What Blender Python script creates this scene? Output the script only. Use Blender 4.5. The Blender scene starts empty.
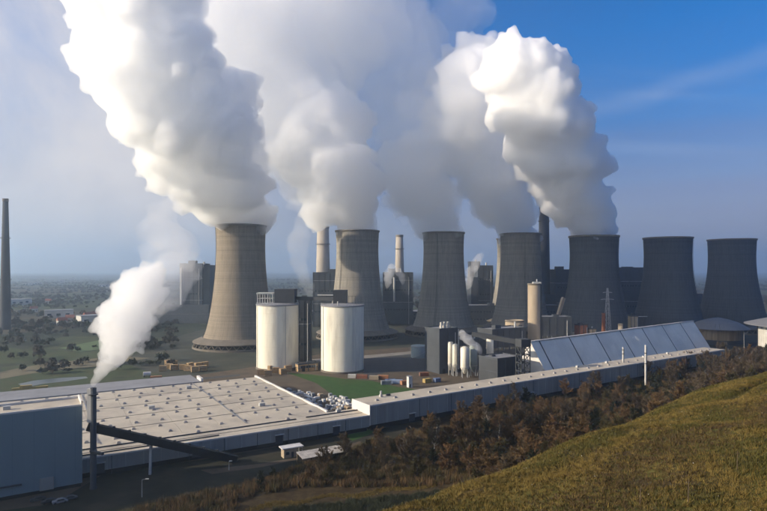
import bpy, bmesh, math, random
import numpy as np
from mathutils import Vector, Matrix, noise as mnoise

R = math.radians
random.seed(7)
scene = bpy.context.scene
col = scene.collection

# ------------------------------------------------------------------ camera, sky, sun, exposure
F = 570.0                 # focal length in pixels of a 767 px wide picture
CAMZ = 72.0               # eye height over the plain: the photographer stands on a spoil heap
HOR = 270.0
cam_data = bpy.data.cameras.new('camera')
cam = bpy.data.objects.new('camera', cam_data)
col.objects.link(cam)
cam_data.sensor_width = 36.0
cam_data.lens = F / 767.0 * 36.0
cam_data.shift_y = (HOR - 255.5) / 767.0
cam_data.clip_start = 0.5
cam_data.clip_end = 60000
cam.location = (0, 0, CAMZ)
cam.rotation_euler = (R(90), 0, 0)
scene.camera = cam

SUN_AZ = 12.0             # degrees behind the left-hand side of the view
SUN_EL = 20.0
sun_dir = Vector((-math.cos(R(SUN_AZ)) * math.cos(R(SUN_EL)), -math.sin(R(SUN_AZ)) * math.cos(R(SUN_EL)), math.sin(R(SUN_EL))))

world = bpy.data.worlds.new('World')
scene.world = world
world.use_nodes = True
wt = world.node_tree
for n_ in list(wt.nodes):
    wt.nodes.remove(n_)
w_out = wt.nodes.new('ShaderNodeOutputWorld')
w_bg = wt.nodes.new('ShaderNodeBackground')
sky = wt.nodes.new('ShaderNodeTexSky')
sky.sky_type = 'NISHITA'
sky.sun_disc = False
sky.sun_elevation = R(SUN_EL)
sky.sun_rotation = math.atan2(sun_dir.x, sun_dir.y)
sky.altitude = 100
sky.air_density = 1.0
sky.dust_density = 0.4
sky.ozone_density = 1.6
w_bg.inputs['Strength'].default_value = 0.103

def wn(kind, **kw):
    n = wt.nodes.new(kind)
    for k, v in kw.items():
        setattr(n, k, v)
    return n
def wmath(op, a, b=None, c=None):
    n = wn('ShaderNodeMath', operation=op)
    for i, x in enumerate((a, b, c)):
        if x is None: continue
        if hasattr(x, 'links'): wt.links.new(x, n.inputs[i])
        else: n.inputs[i].default_value = x
    return n.outputs[0]
# thin high cloud, laid out by direction in the sky
tc = wn('ShaderNodeTexCoord')
sep = wn('ShaderNodeSeparateXYZ')
wt.links.new(tc.outputs['Generated'], sep.inputs[0])
den = wmath('ADD', wmath('MAXIMUM', sep.outputs[2], 0.0), 0.12)
cx = wmath('DIVIDE', sep.outputs[0], den)
cy = wmath('DIVIDE', sep.outputs[1], den)
comb = wn('ShaderNodeCombineXYZ')
wt.links.new(cx, comb.inputs[0]); wt.links.new(cy, comb.inputs[1])
mp = wn('ShaderNodeMapping')
mp.inputs['Rotation'].default_value = (0, 0, R(-22))
mp.inputs['Scale'].default_value = (0.22, 1.1, 1)
wt.links.new(comb.outputs[0], mp.inputs[0])
nz = wn('ShaderNodeTexNoise')
nz.inputs['Scale'].default_value = 1.1
nz.inputs['Detail'].default_value = 7
nz.inputs['Roughness'].default_value = 0.55
wt.links.new(mp.outputs[0], nz.inputs['Vector'])
cr = wn('ShaderNodeMapRange')
cr.interpolation_type = 'SMOOTHSTEP'
cr.inputs[1].default_value = 0.54; cr.inputs[2].default_value = 0.86
cr.inputs[3].default_value = 0.0; cr.inputs[4].default_value = 0.30
wt.links.new(nz.outputs[0], cr.inputs[0])
# an old condensation trail drawn out across the right of the sky (great circle)
d1 = Vector(((600 - 383.5) / F, 1, (HOR - 108) / F)).normalized()
d2 = Vector(((767 - 383.5) / F, 1, (HOR - 58) / F)).normalized()
gn = d1.cross(d2).normalized()
dot = wn('ShaderNodeVectorMath', operation='DOT_PRODUCT')
wt.links.new(tc.outputs['Generated'], dot.inputs[0])
dot.inputs[1].default_value = gn
nz2 = wn('ShaderNodeTexNoise')
nz2.inputs['Scale'].default_value = 9.0
nz2.inputs['Detail'].default_value = 6
wt.links.new(tc.outputs['Generated'], nz2.inputs['Vector'])
off = wmath('MULTIPLY', wmath('SUBTRACT', nz2.outputs[0], 0.5), 0.035)
ad = wmath('ABSOLUTE', wmath('ADD', dot.outputs['Value'], off))
tr = wn('ShaderNodeMapRange')
tr.interpolation_type = 'SMOOTHSTEP'
tr.inputs[1].default_value = 0.0; tr.inputs[2].default_value = 0.026
tr.inputs[3].default_value = 0.20; tr.inputs[4].default_value = 0.0
wt.links.new(ad, tr.inputs[0])
cloud_fac = wmath('MINIMUM', wmath('ADD', cr.outputs[0], wmath('MULTIPLY', tr.outputs[0], nz.outputs[0])), 0.6)
hsv = wn('ShaderNodeHueSaturation')
hsv.inputs['Hue'].default_value = 0.515; hsv.inputs['Saturation'].default_value = 1.8
wt.links.new(sky.outputs[0], hsv.inputs['Color'])
# a bank of distant grey-violet stratus low over the horizon
def wrange(x, a, b, c, d):
    n = wn('ShaderNodeMapRange'); n.interpolation_type = 'SMOOTHSTEP'
    for i, v in enumerate((a, b, c, d)): n.inputs[i + 1].default_value = v
    wt.links.new(x, n.inputs[0]); return n.outputs[0]
def wmix(f, a, b, blend='MIX'):
    n = wn('ShaderNodeMix', data_type='RGBA'); n.blend_type = blend; wt.links.new(f, n.inputs[0]) if hasattr(f, 'links') else setattr(n.inputs[0], 'default_value', f)
    for i, x in ((6, a), (7, b)):
        if hasattr(x, 'links'): wt.links.new(x, n.inputs[i])
        else: n.inputs[i].default_value = (*x, 1)
    return n.outputs[2]
mpb = wn('ShaderNodeMapping'); mpb.inputs['Scale'].default_value = (2.2, 2.2, 26); wt.links.new(tc.outputs['Generated'], mpb.inputs[0])
nzb = wn('ShaderNodeTexNoise'); nzb.inputs['Scale'].default_value = 1.0; nzb.inputs['Detail'].default_value = 5; wt.links.new(mpb.outputs[0], nzb.inputs['Vector'])
elev = wmath('ADD', sep.outputs[2], wmath('MULTIPLY', wmath('SUBTRACT', nzb.outputs[0], 0.5), 0.10))
bank_fac = wrange(elev, 0.04, 0.40, 1.0, 0.0)
desat = wn('ShaderNodeHueSaturation'); desat.inputs['Saturation'].default_value = 0.55; wt.links.new(hsv.outputs[0], desat.inputs['Color'])
bank_col = wmix(1.0, desat.outputs[0], (0.47, 0.38, 0.50), 'MULTIPLY')
sky1 = wmix(bank_fac, hsv.outputs[0], bank_col)
sky2 = wmix(cloud_fac, sky1, (4.2, 4.4, 5.0))
# a thin white veil of old steam and cirrus over the left of the sky
nzv = wn('ShaderNodeTexNoise'); nzv.inputs['Scale'].default_value = 2.6; nzv.inputs['Detail'].default_value = 7; nzv.inputs['Roughness'].default_value = 0.6; nzv.inputs['Distortion'].default_value = 0.5
wt.links.new(tc.outputs['Generated'], nzv.inputs['Vector'])
veil = wmath('MULTIPLY', wrange(sep.outputs[0], 0.0, -0.42, 0.0, 1.0), wrange(nzv.outputs[0], 0.30, 0.66, 0.30, 0.88))
sky3 = wmix(veil, sky2, (5.6, 5.1, 4.8))
wt.links.new(sky3, w_bg.inputs['Color'])
wt.links.new(w_bg.outputs[0], w_out.inputs[0])

sun_data = bpy.data.lights.new('sun', 'SUN')
sun_data.energy = 5.0
sun_data.angle = R(0.53)
sun_data.color = (1.0, 0.86, 0.67)
sun = bpy.data.objects.new('sun', sun_data)
col.objects.link(sun)
sun.rotation_euler = sun_dir.to_track_quat('Z', 'Y').to_euler()
sun.location = (-300, -100, 500)

vs = scene.view_settings
vs.view_transform = 'Standard'
vs.look = 'None'
vs.exposure = 0.65
vs.gamma = 1.0
vs.use_curve_mapping = False
cy_ = scene.cycles
cy_.max_bounces = 90
cy_.diffuse_bounces = 2
cy_.glossy_bounces = 2
cy_.transmission_bounces = 2
cy_.volume_bounces = 90
cy_.transparent_max_bounces = 90
cy_.use_adaptive_sampling = True
cy_.adaptive_threshold = 0.11
cy_.adaptive_min_samples = 16
cy_.use_denoising = True
cy_.caustics_reflective = False
cy_.caustics_refractive = False

# ------------------------------------------------------------------ helpers
def G(u, v, z=0.0):
    """Plan position of a spot seen at picture point (u, v) that lies at height z."""
    Y = (CAMZ - z) * F / (v - HOR)
    return (u - 383.5) / F * Y, Y
def XU(u, Y):
    return (u - 383.5) / F * Y
def ZV(v, Y):
    return CAMZ - (v - HOR) / F * Y

MATS = {}
def mat(name, c, rough=0.85, var=0.18, scale=0.25, fine=0.0, bump=0.0, stain=None, stain_scale=0.05, stain_amt=0.5, spec=0.3, stretch=(1, 1, 1), metallic=0.0):
    """Procedural material: a base colour with two sizes of uneven tone and an optional stain."""
    if name in MATS: return MATS[name]
    m = bpy.data.materials.new(name); m.use_nodes = True
    nt = m.node_tree; b = nt.nodes['Principled BSDF']
    b.inputs['Roughness'].default_value = rough
    b.inputs['Specular IOR Level'].default_value = spec
    b.inputs['Metallic'].default_value = metallic
    geo = nt.nodes.new('ShaderNodeNewGeometry')
    mpn = nt.nodes.new('ShaderNodeMapping'); mpn.inputs['Scale'].default_value = stretch
    nt.links.new(geo.outputs['Position'], mpn.inputs[0])
    n1 = nt.nodes.new('ShaderNodeTexNoise'); n1.inputs['Scale'].default_value = scale; n1.inputs['Detail'].default_value = 8; n1.inputs['Roughness'].default_value = 0.65
    nt.links.new(mpn.outputs[0], n1.inputs['Vector'])
    mr = nt.nodes.new('ShaderNodeMapRange'); mr.inputs[1].default_value = 0.3; mr.inputs[2].default_value = 0.7
    mr.inputs[3].default_value = 1 - var; mr.inputs[4].default_value = 1 + var
    nt.links.new(n1.outputs[0], mr.inputs[0])
    mul = nt.nodes.new('ShaderNodeVectorMath'); mul.operation = 'SCALE'
    mul.inputs[0].default_value = c
    nt.links.new(mr.outputs[0], mul.inputs['Scale'])
    last = mul.outputs[0]
    if stain:
        n2 = nt.nodes.new('ShaderNodeTexNoise'); n2.inputs['Scale'].default_value = stain_scale; n2.inputs['Detail'].default_value = 6; n2.inputs['Roughness'].default_value = 0.6
        nt.links.new(mpn.outputs[0], n2.inputs['Vector'])
        r2 = nt.nodes.new('ShaderNodeMapRange'); r2.interpolation_type = 'SMOOTHSTEP'
        r2.inputs[1].default_value = 0.45; r2.inputs[2].default_value = 0.68; r2.inputs[3].default_value = 0; r2.inputs[4].default_value = stain_amt
        nt.links.new(n2.outputs[0], r2.inputs[0])
        mx = nt.nodes.new('ShaderNodeMix'); mx.data_type = 'RGBA'
        nt.links.new(r2.outputs[0], mx.inputs[0]); nt.links.new(last, mx.inputs[6]); mx.inputs[7].default_value = (*stain, 1)
        last = mx.outputs[2]
    nt.links.new(last, b.inputs['Base Color'])
    if bump:
        bp = nt.nodes.new('ShaderNodeBump'); bp.inputs['Strength'].default_value = bump; bp.inputs['Distance'].default_value = 0.3
        nt.links.new(n1.outputs[0], bp.inputs['Height']); nt.links.new(bp.outputs[0], b.inputs['Normal'])
    MATS[name] = m
    return m

class MB:
    """Collects simple solids into one mesh."""
    def __init__(s): s.v = []; s.f = []
    def add(s, vs_, fs):
        o = len(s.v); s.v += [tuple(p) for p in vs_]; s.f += [tuple(i + o for i in f) for f in fs]; return s
    def box(s, x0, x1, y0, y1, z0, z1):
        return s.add([(x0,y0,z0),(x1,y0,z0),(x1,y1,z0),(x0,y1,z0),(x0,y0,z1),(x1,y0,z1),(x1,y1,z1),(x0,y1,z1)],
                     [(0,3,2,1),(4,5,6,7),(0,1,5,4),(1,2,6,5),(2,3,7,6),(3,0,4,7)])
    def hexa(s, p):
        return s.add(p, [(0,3,2,1),(4,5,6,7),(0,1,5,4),(1,2,6,5),(2,3,7,6),(3,0,4,7)])
    def bar(s, a, b, w, h=None):
        a = Vector(a); b = Vector(b); h = h or w
        d = (b - a).normalized(); up = Vector((0,0,1)) if abs(d.z) < 0.95 else Vector((1,0,0))
        x = d.cross(up).normalized() * w / 2; y = x.cross(d).normalized() * h / 2
        return s.hexa([a-x-y, a+x-y, a+x+y, a-x+y, b-x-y, b+x-y, b+x+y, b-x+y])
    def tube(s, a, b, r0, r1=None, n=8, cap=True):
        a = Vector(a); b = Vector(b); r1 = r0 if r1 is None else r1
        d = (b - a).normalized(); up = Vector((0,0,1)) if abs(d.z) < 0.95 else Vector((1,0,0))
        x = d.cross(up).normalized(); y = d.cross(x).normalized()
        vs_ = []
        for p, r in ((a, r0), (b, r1)):
            for i in range(n):
                t = 2 * math.pi * i / n
                vs_.append(p + x * (r * math.cos(t)) + y * (r * math.sin(t)))
        fs = [(i, (i+1) % n, n + (i+1) % n, n + i) for i in range(n)]
        if cap: fs += [tuple(range(n-1, -1, -1)), tuple(range(n, 2*n))]
        return s.add(vs_, fs)
    def lathe(s, prof, n=48, c=(0,0), cap0=False, cap1=False):
        vs_ = []; fs = []
        for r, z in prof:
            for i in range(n):
                t = 2 * math.pi * i / n
                vs_.append((c[0] + r * math.cos(t), c[1] + r * math.sin(t), z))
        for k in range(len(prof) - 1):
            for i in range(n):
                j = (i + 1) % n
                fs.append((k*n+i, k*n+j, (k+1)*n+j, (k+1)*n+i))
        if cap0: fs.append(tuple(range(n-1, -1, -1)))
        if cap1: fs.append(tuple(range((len(prof)-1)*n, len(prof)*n)))
        return s.add(vs_, fs)
    def prism(s, pts, z0, z1):
        n = len(pts)
        return s.add([(x, y, z0) for x, y in pts] + [(x, y, z1) for x, y in pts],
                     [tuple(range(n-1, -1, -1)), tuple(range(n, 2*n))] + [(i, (i+1) % n, n + (i+1) % n, n + i) for i in range(n)])
    def mesh(s, name, material, smooth=False):
        me = bpy.data.meshes.new(name); me.from_pydata(s.v, [], s.f); me.update()
        if material: me.materials.append(material)
        if smooth: me.polygons.foreach_set('use_smooth', [True] * len(me.polygons))
        return me
    def build(s, name, material, parent=None, smooth=False):
        return link(name, s.mesh(name, material, smooth), parent)

def link(name, me, parent=None, loc=None, rz=0):
    o = bpy.data.objects.new(name, me); col.objects.link(o)
    if parent: o.parent = parent
    if loc: o.location = loc
    if rz: o.rotation_euler = (0, 0, rz)
    return o
def tag(o, label=None, cat=None, group=None, kind=None):
    if label: o['label'] = label
    if cat: o['category'] = cat
    if group: o['group'] = group
    if kind: o['kind'] = kind
    return o
def thing(name, label, cat, loc=(0,0,0), rz=0.0, group=None):
    o = bpy.data.objects.new(name, None); col.objects.link(o)
    o.empty_display_size = 1.0
    o.location = (loc[0], loc[1], loc[2] if len(loc) > 2 else 0.0); o.rotation_euler = (0, 0, rz)
    return tag(o, label, cat, group)
def copy_tree(o, parent=None):
    c = o.copy(); col.objects.link(c); c.parent = parent
    for ch in list(o.children): copy_tree(ch, c)
    return c
def struct(name, mb, m, smooth=False):
    return tag(mb.build(name, m, None, smooth), kind='structure')

# ------------------------------------------------------------------ materials
M_white = mat('white_sheet_metal', (0.6192, 0.5934, 0.5676), 0.5, 0.08, 0.08, stain=(0.42, 0.38, 0.34), stain_scale=0.06, stain_amt=0.35)
M_roof = mat('pale_roof_membrane', (0.51, 0.445, 0.345), 0.7, 0.10, 0.12, stain=(0.30, 0.26, 0.22), stain_scale=0.07, stain_amt=0.55)
M_roof_grey = mat('grey_roof_felt', (0.24, 0.24, 0.25), 0.8, 0.15, 0.1)
M_wall = mat('light_grey_cladding', (0.31, 0.31, 0.29), 0.6, 0.07, 0.1, stain=(0.20, 0.19, 0.17), stain_scale=0.35, stain_amt=0.45, stretch=(1, 1, 0.06))
M_blue = mat('blue_grey_cladding', (0.20, 0.265, 0.29), 0.55, 0.06, 0.15, stretch=(1, 1, 0.12))
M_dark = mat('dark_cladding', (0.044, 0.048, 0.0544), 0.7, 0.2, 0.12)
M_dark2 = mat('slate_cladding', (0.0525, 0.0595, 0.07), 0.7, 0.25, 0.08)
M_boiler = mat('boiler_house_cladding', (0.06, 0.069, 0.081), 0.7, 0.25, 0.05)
M_plinth = mat('plinth_black', (0.03, 0.03, 0.03), 0.9, 0.2, 0.3)
M_steel = mat('galvanised_steel', (0.42, 0.42, 0.41), 0.5, 0.15, 0.6)
M_darksteel = mat('painted_dark_steel', (0.045, 0.05, 0.055), 0.6, 0.2, 0.5)
M_silo = mat('cream_silo_paint', (0.78, 0.73, 0.60), 0.65, 0.05, 0.10, stain=(0.46, 0.42, 0.35), stain_scale=0.16, stain_amt=0.6, stretch=(1, 1, 0.15))
M_tan = mat('tan_concrete', (0.357, 0.289, 0.204), 0.85, 0.15, 0.15, stain=(0.24, 0.19, 0.14), stain_scale=0.12, stain_amt=0.5, stretch=(1, 1, 0.25))
M_chimney = mat('chimney_concrete', (0.391, 0.3485, 0.2975), 0.85, 0.10, 0.06, stain=(0.26, 0.22, 0.19), stain_scale=0.03, stain_amt=0.5)
M_chimney_dark = mat('dark_chimney_concrete', (0.06, 0.062, 0.066), 0.85, 0.10, 0.06)  # much darker grey than the other chimney concrete
M_brick = mat('brick_red', (0.24, 0.10, 0.06), 0.85, 0.2, 0.4)
M_timber = mat('stacked_timber', (0.391, 0.2635, 0.136), 0.85, 0.25, 0.6)
M_wood_wall = mat('weathered_timber_cladding', (0.36, 0.26, 0.16), 0.85, 0.35, 0.35, stretch=(1, 1, 0.05))
M_dome = mat('grey_dome_sheet', (0.204, 0.198, 0.198), 0.6, 0.08, 0.08)
M_glass = mat('dark_window_glass', (0.02, 0.03, 0.04), 0.15, 0.1, 0.2, spec=0.6)
M_orange = mat('orange_paint', (0.359, 0.163, 0.078), 0.6, 0.15, 0.4)
M_yellow = mat('yellow_paint', (0.415, 0.291, 0.089), 0.6, 0.15, 0.4)
M_cblue = mat('blue_container_paint', (0.101, 0.151, 0.281), 0.6, 0.12, 0.4)
M_wrap = mat('plastic_wrap', (0.55, 0.54, 0.52), 0.45, 0.25, 0.5)
M_wrap2 = mat('grey_wrap', (0.24, 0.25, 0.26), 0.5, 0.3, 0.5)
M_bark = mat('bark', (0.10, 0.075, 0.05), 0.95, 0.3, 1.5)
M_birch = mat('birch_bark', (0.42, 0.38, 0.32), 0.9, 0.3, 2.0)
M_tile = mat('red_roof_tile', (0.26, 0.10, 0.07), 0.85, 0.2, 0.3)
M_render = mat('pale_render', (0.527, 0.51, 0.4675), 0.8, 0.1, 0.2)
M_asphalt = mat('asphalt', (0.055, 0.055, 0.055), 0.85, 0.2, 0.15)
M_lit_road = mat('sunlit_road', (0.23, 0.21, 0.18), 0.85, 0.2, 0.12)  # sunlight on the road is put into this paler colour
M_dirt = mat('sandy_yard', (0.095, 0.07, 0.045), 0.95, 0.35, 0.12, stain=(0.07, 0.06, 0.04), stain_scale=0.06, stain_amt=0.8)
M_darkyard = mat('shaded_yard_grass', (0.018, 0.019, 0.011), 0.95, 0.35, 0.15, stain=(0.05, 0.04, 0.025), stain_scale=0.05, stain_amt=0.7)  # warehouse shadow is darkened into this yard colour
M_lawn = mat('lawn_green', (0.028, 0.076, 0.010), 0.95, 0.22, 0.2, stain=(0.045, 0.070, 0.014), stain_scale=0.05, stain_amt=0.6)
M_field = mat('field_green', (0.075, 0.115, 0.045), 0.95, 0.15, 0.03)
M_field2 = mat('field_brown', (0.14, 0.12, 0.07), 0.95, 0.2, 0.03)
M_works = mat('dark_works_ground', (0.036, 0.040, 0.026), 0.95, 0.35, 0.06, stain=(0.075, 0.062, 0.042), stain_scale=0.035, stain_amt=0.5)
M_water = mat('pond_water', (0.05, 0.065, 0.06), 0.35, 0.1, 0.02, spec=0.6)

def tower_concrete(name, base, stain):
    """Weathered shell concrete: lift joints, formwork ribs and long vertical run-off streaks."""
    m = bpy.data.materials.new(name); m.use_nodes = True
    nt = m.node_tree; b = nt.nodes['Principled BSDF']; b.inputs['Roughness'].default_value = 0.9; b.inputs['Specular IOR Level'].default_value = 0.15
    L = nt.links.new
    def N(k): return nt.nodes.new(k)
    def MA(op, a, bb=None):
        n = N('ShaderNodeMath'); n.operation = op
        for i, x in enumerate((a, bb)):
            if x is None: continue
            if hasattr(x, 'links'): L(x, n.inputs[i])
            else: n.inputs[i].default_value = x
        return n.outputs[0]
    tcn = N('ShaderNodeTexCoord'); sp = N('ShaderNodeSeparateXYZ'); L(tcn.outputs['Object'], sp.inputs[0])
    ang = MA('ARCTAN2', sp.outputs[1], sp.outputs[0])
    # streaks
    cb = N('ShaderNodeCombineXYZ'); L(MA('MULTIPLY', ang, 9.0), cb.inputs[0]); L(MA('MULTIPLY', sp.outputs[2], 0.035), cb.inputs[1])
    oi = N('ShaderNodeObjectInfo'); L(MA('MULTIPLY', oi.outputs['Random'], 40.0), cb.inputs[2])
    n1 = N('ShaderNodeTexNoise'); n1.inputs['Scale'].default_value = 1.6; n1.inputs['Detail'].default_value = 7; n1.inputs['Roughness'].default_value = 0.65; L(cb.outputs[0], n1.inputs['Vector'])
    # broad dampness
    n2 = N('ShaderNodeTexNoise'); n2.inputs['Scale'].default_value = 0.03; n2.inputs['Detail'].default_value = 5; L(tcn.outputs['Object'], n2.inputs['Vector'])
    # lift joints (1.6 m) and ribs
    fz = MA('FRACT', MA('DIVIDE', sp.outputs[2], 1.6)); lz = MA('LESS_THAN', fz, 0.16)
    fa = MA('FRACT', MA('MULTIPLY', ang, 96 / (2 * math.pi))); la = MA('LESS_THAN', fa, 0.14)
    fz2 = MA('FRACT', MA('DIVIDE', sp.outputs[2], 12.8)); lz2 = MA('LESS_THAN', fz2, 0.035)
    lines = MA('ADD', MA('ADD', MA('MULTIPLY', lz, 0.13), MA('MULTIPLY', la, 0.17)), MA('MULTIPLY', lz2, 0.16))
    # colour per lift
    wnz = N('ShaderNodeTexWhiteNoise'); wnz.noise_dimensions = '1D'; L(MA('FLOOR', MA('DIVIDE', sp.outputs[2], 1.6)), wnz.inputs['W'])
    lift = MA('MULTIPLY', MA('SUBTRACT', wnz.outputs['Value'], 0.5), 0.14)
    top = N('ShaderNodeMapRange'); top.inputs[1].default_value = 84; top.inputs[2].default_value = 112; top.inputs[3].default_value = 0; top.inputs[4].default_value = 0.55; L(sp.outputs[2], top.inputs[0])
    sfac = N('ShaderNodeMapRange'); sfac.interpolation_type = 'SMOOTHSTEP'; sfac.inputs[1].default_value = 0.40; sfac.inputs[2].default_value = 0.72; L(MA('ADD', MA('MULTIPLY', n1.outputs[0], 0.75), MA('MULTIPLY', n2.outputs[0], 0.27)), sfac.inputs[0])
    fac = MA('MINIMUM', MA('ADD', MA('MULTIPLY', sfac.outputs[0], 0.75), MA('MULTIPLY', top.outputs[0], n1.outputs[0])), 0.95)
    mx = N('ShaderNodeMix'); mx.data_type = 'RGBA'; L(fac, mx.inputs[0]); mx.inputs[6].default_value = (*base, 1); mx.inputs[7].default_value = (*stain, 1)
    sc = N('ShaderNodeVectorMath'); sc.operation = 'SCALE'; L(mx.outputs[2], sc.inputs[0]); L(MA('ADD', MA('SUBTRACT', 1.0, lines), lift), sc.inputs['Scale'])
    L(sc.outputs[0], b.inputs['Base Color'])
    return m
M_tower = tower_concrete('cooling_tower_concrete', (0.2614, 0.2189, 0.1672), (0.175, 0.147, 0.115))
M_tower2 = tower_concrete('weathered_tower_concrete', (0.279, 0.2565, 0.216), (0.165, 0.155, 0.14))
M_tower3 = tower_concrete('dark_tower_concrete', (0.088, 0.096, 0.104), (0.048, 0.054, 0.060))  # blue of the haze is mixed into this dark concrete

# ------------------------------------------------------------------ terrain
B0 = np.array([1.4, 50.0]); NB = np.array([-0.66, 0.7513])
prof_q = np.array([-400, -120, -60, -45, -37, -33, -29, -24, -12, 0, 6, 12, 20, 40, 60, 80, 100, 120, 20000.])
prof_h = np.array([58, 70, 70.6, 70.4, 70.2, 66, 59.6, 55.9, 53.3, 50.4, 47.2, 42.8, 36.2, 22, 11, 4, 0.9, 0, 0.])
fq = np.arange(-400, 400, 0.5)
fh = np.interp(fq, prof_q, prof_h)
ker = np.hanning(15); ker /= ker.sum()
fh = np.convolve(np.pad(fh, 7, mode='edge'), ker, mode='valid')
_rng = np.random.RandomState(3)
_perm = _rng.rand(64, 64)
def vnoise(x, y, sc, ox=0.0):
    """Smooth value noise for arrays."""
    x = np.asarray(x, float) * sc + 17.3 + ox; y = np.asarray(y, float) * sc + 5.1 + ox * 1.7
    xi = np.floor(x).astype(int); yi = np.floor(y).astype(int); fx = x - xi; fy = y - yi
    fx = fx * fx * (3 - 2 * fx); fy = fy * fy * (3 - 2 * fy)
    a = _perm[xi % 64, yi % 64]; b = _perm[(xi+1) % 64, yi % 64]; c = _perm[xi % 64, (yi+1) % 64]; d = _perm[(xi+1) % 64, (yi+1) % 64]
    return (a * (1-fx) + b * fx) * (1-fy) + (c * (1-fx) + d * fx) * fy - 0.5
def qcoord(x, y):
    q = (np.asarray(x, float) - B0[0]) * NB[0] + (np.asarray(y, float) - B0[1]) * NB[1]
    return q
def height(x, y):
    x = np.asarray(x, float); y = np.asarray(y, float)
    q = qcoord(x, y)
    q2 = q + 5.0 * vnoise(x, y, 1/38.) + 2.0 * vnoise(x, y, 1/14., 3)
    h = np.interp(np.clip(q2, -399, 399), fq, fh)
    k = np.clip(h / 12.0, 0, 1)
    h = h + k * (1.3 * vnoise(x, y, 1/11., 9) + 0.55 * vnoise(x, y, 1/4., 5))
    # the old track cut along the upper shoulder
    al = (x - B0[0]) * 0.7513 + (y - B0[1]) * 0.66
    cut = np.exp(-((q + 4.5 - 0.05 * (al - 90)) / 1.3) ** 2) * np.clip((al - 62) / 14, 0, 1) * 1.5
    # soft roll of the far plain
    far = np.clip((np.hypot(x, y) - 1100) / 2500, 0, 1)
    return h - cut + far * 22 * (vnoise(x, y, 1/1700., 21) + 0.1)
def graded(lo, hi, core0, core1, step, grow=1.18):
    mid = list(np.arange(core0, core1 + 0.01, step)); up = []; s = step; p = core1
    while p < hi: s *= grow; p += s; up.append(p)
    dn = []; s = step; p = core0
    while p > lo: s *= grow; p -= s; dn.append(p)
    return np.array(dn[::-1] + mid + up)
gx = graded(-14000, 14000, -60, 170, 1.3); gy = graded(-3500, 16000, 8, 190, 1.3)
GX, GY = np.meshgrid(gx, gy)
GZ = height(GX, GY)
nx, ny = len(gx), len(gy)
gv = np.stack([GX, GY, GZ], -1).reshape(-1, 3)
ii, jj = np.meshgrid(np.arange(nx - 1), np.arange(ny - 1))
a0 = (jj * nx + ii).ravel()
gf = np.stack([a0, a0 + 1, a0 + nx + 1, a0 + nx], -1)
def np_mesh(name, v, f, m, smooth=False):
    me = bpy.data.meshes.new(name)
    v = np.asarray(v, np.float32); f = np.asarray(f, np.int32)
    me.vertices.add(len(v)); me.vertices.foreach_set('co', v.ravel())
    k = f.shape[1]
    me.loops.add(f.size); me.loops.foreach_set('vertex_index', f.ravel())
    me.polygons.add(len(f)); me.polygons.foreach_set('loop_start', np.arange(0, f.size, k, dtype=np.int32))
    try: me.polygons.foreach_set('loop_total', np.full(len(f), k, dtype=np.int32))
    except Exception: pass
    if smooth: me.polygons.foreach_set('use_smooth', np.ones(len(f), bool))
    me.materials.append(m); me.update(calc_edges=True); me.validate()
    return me

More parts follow.
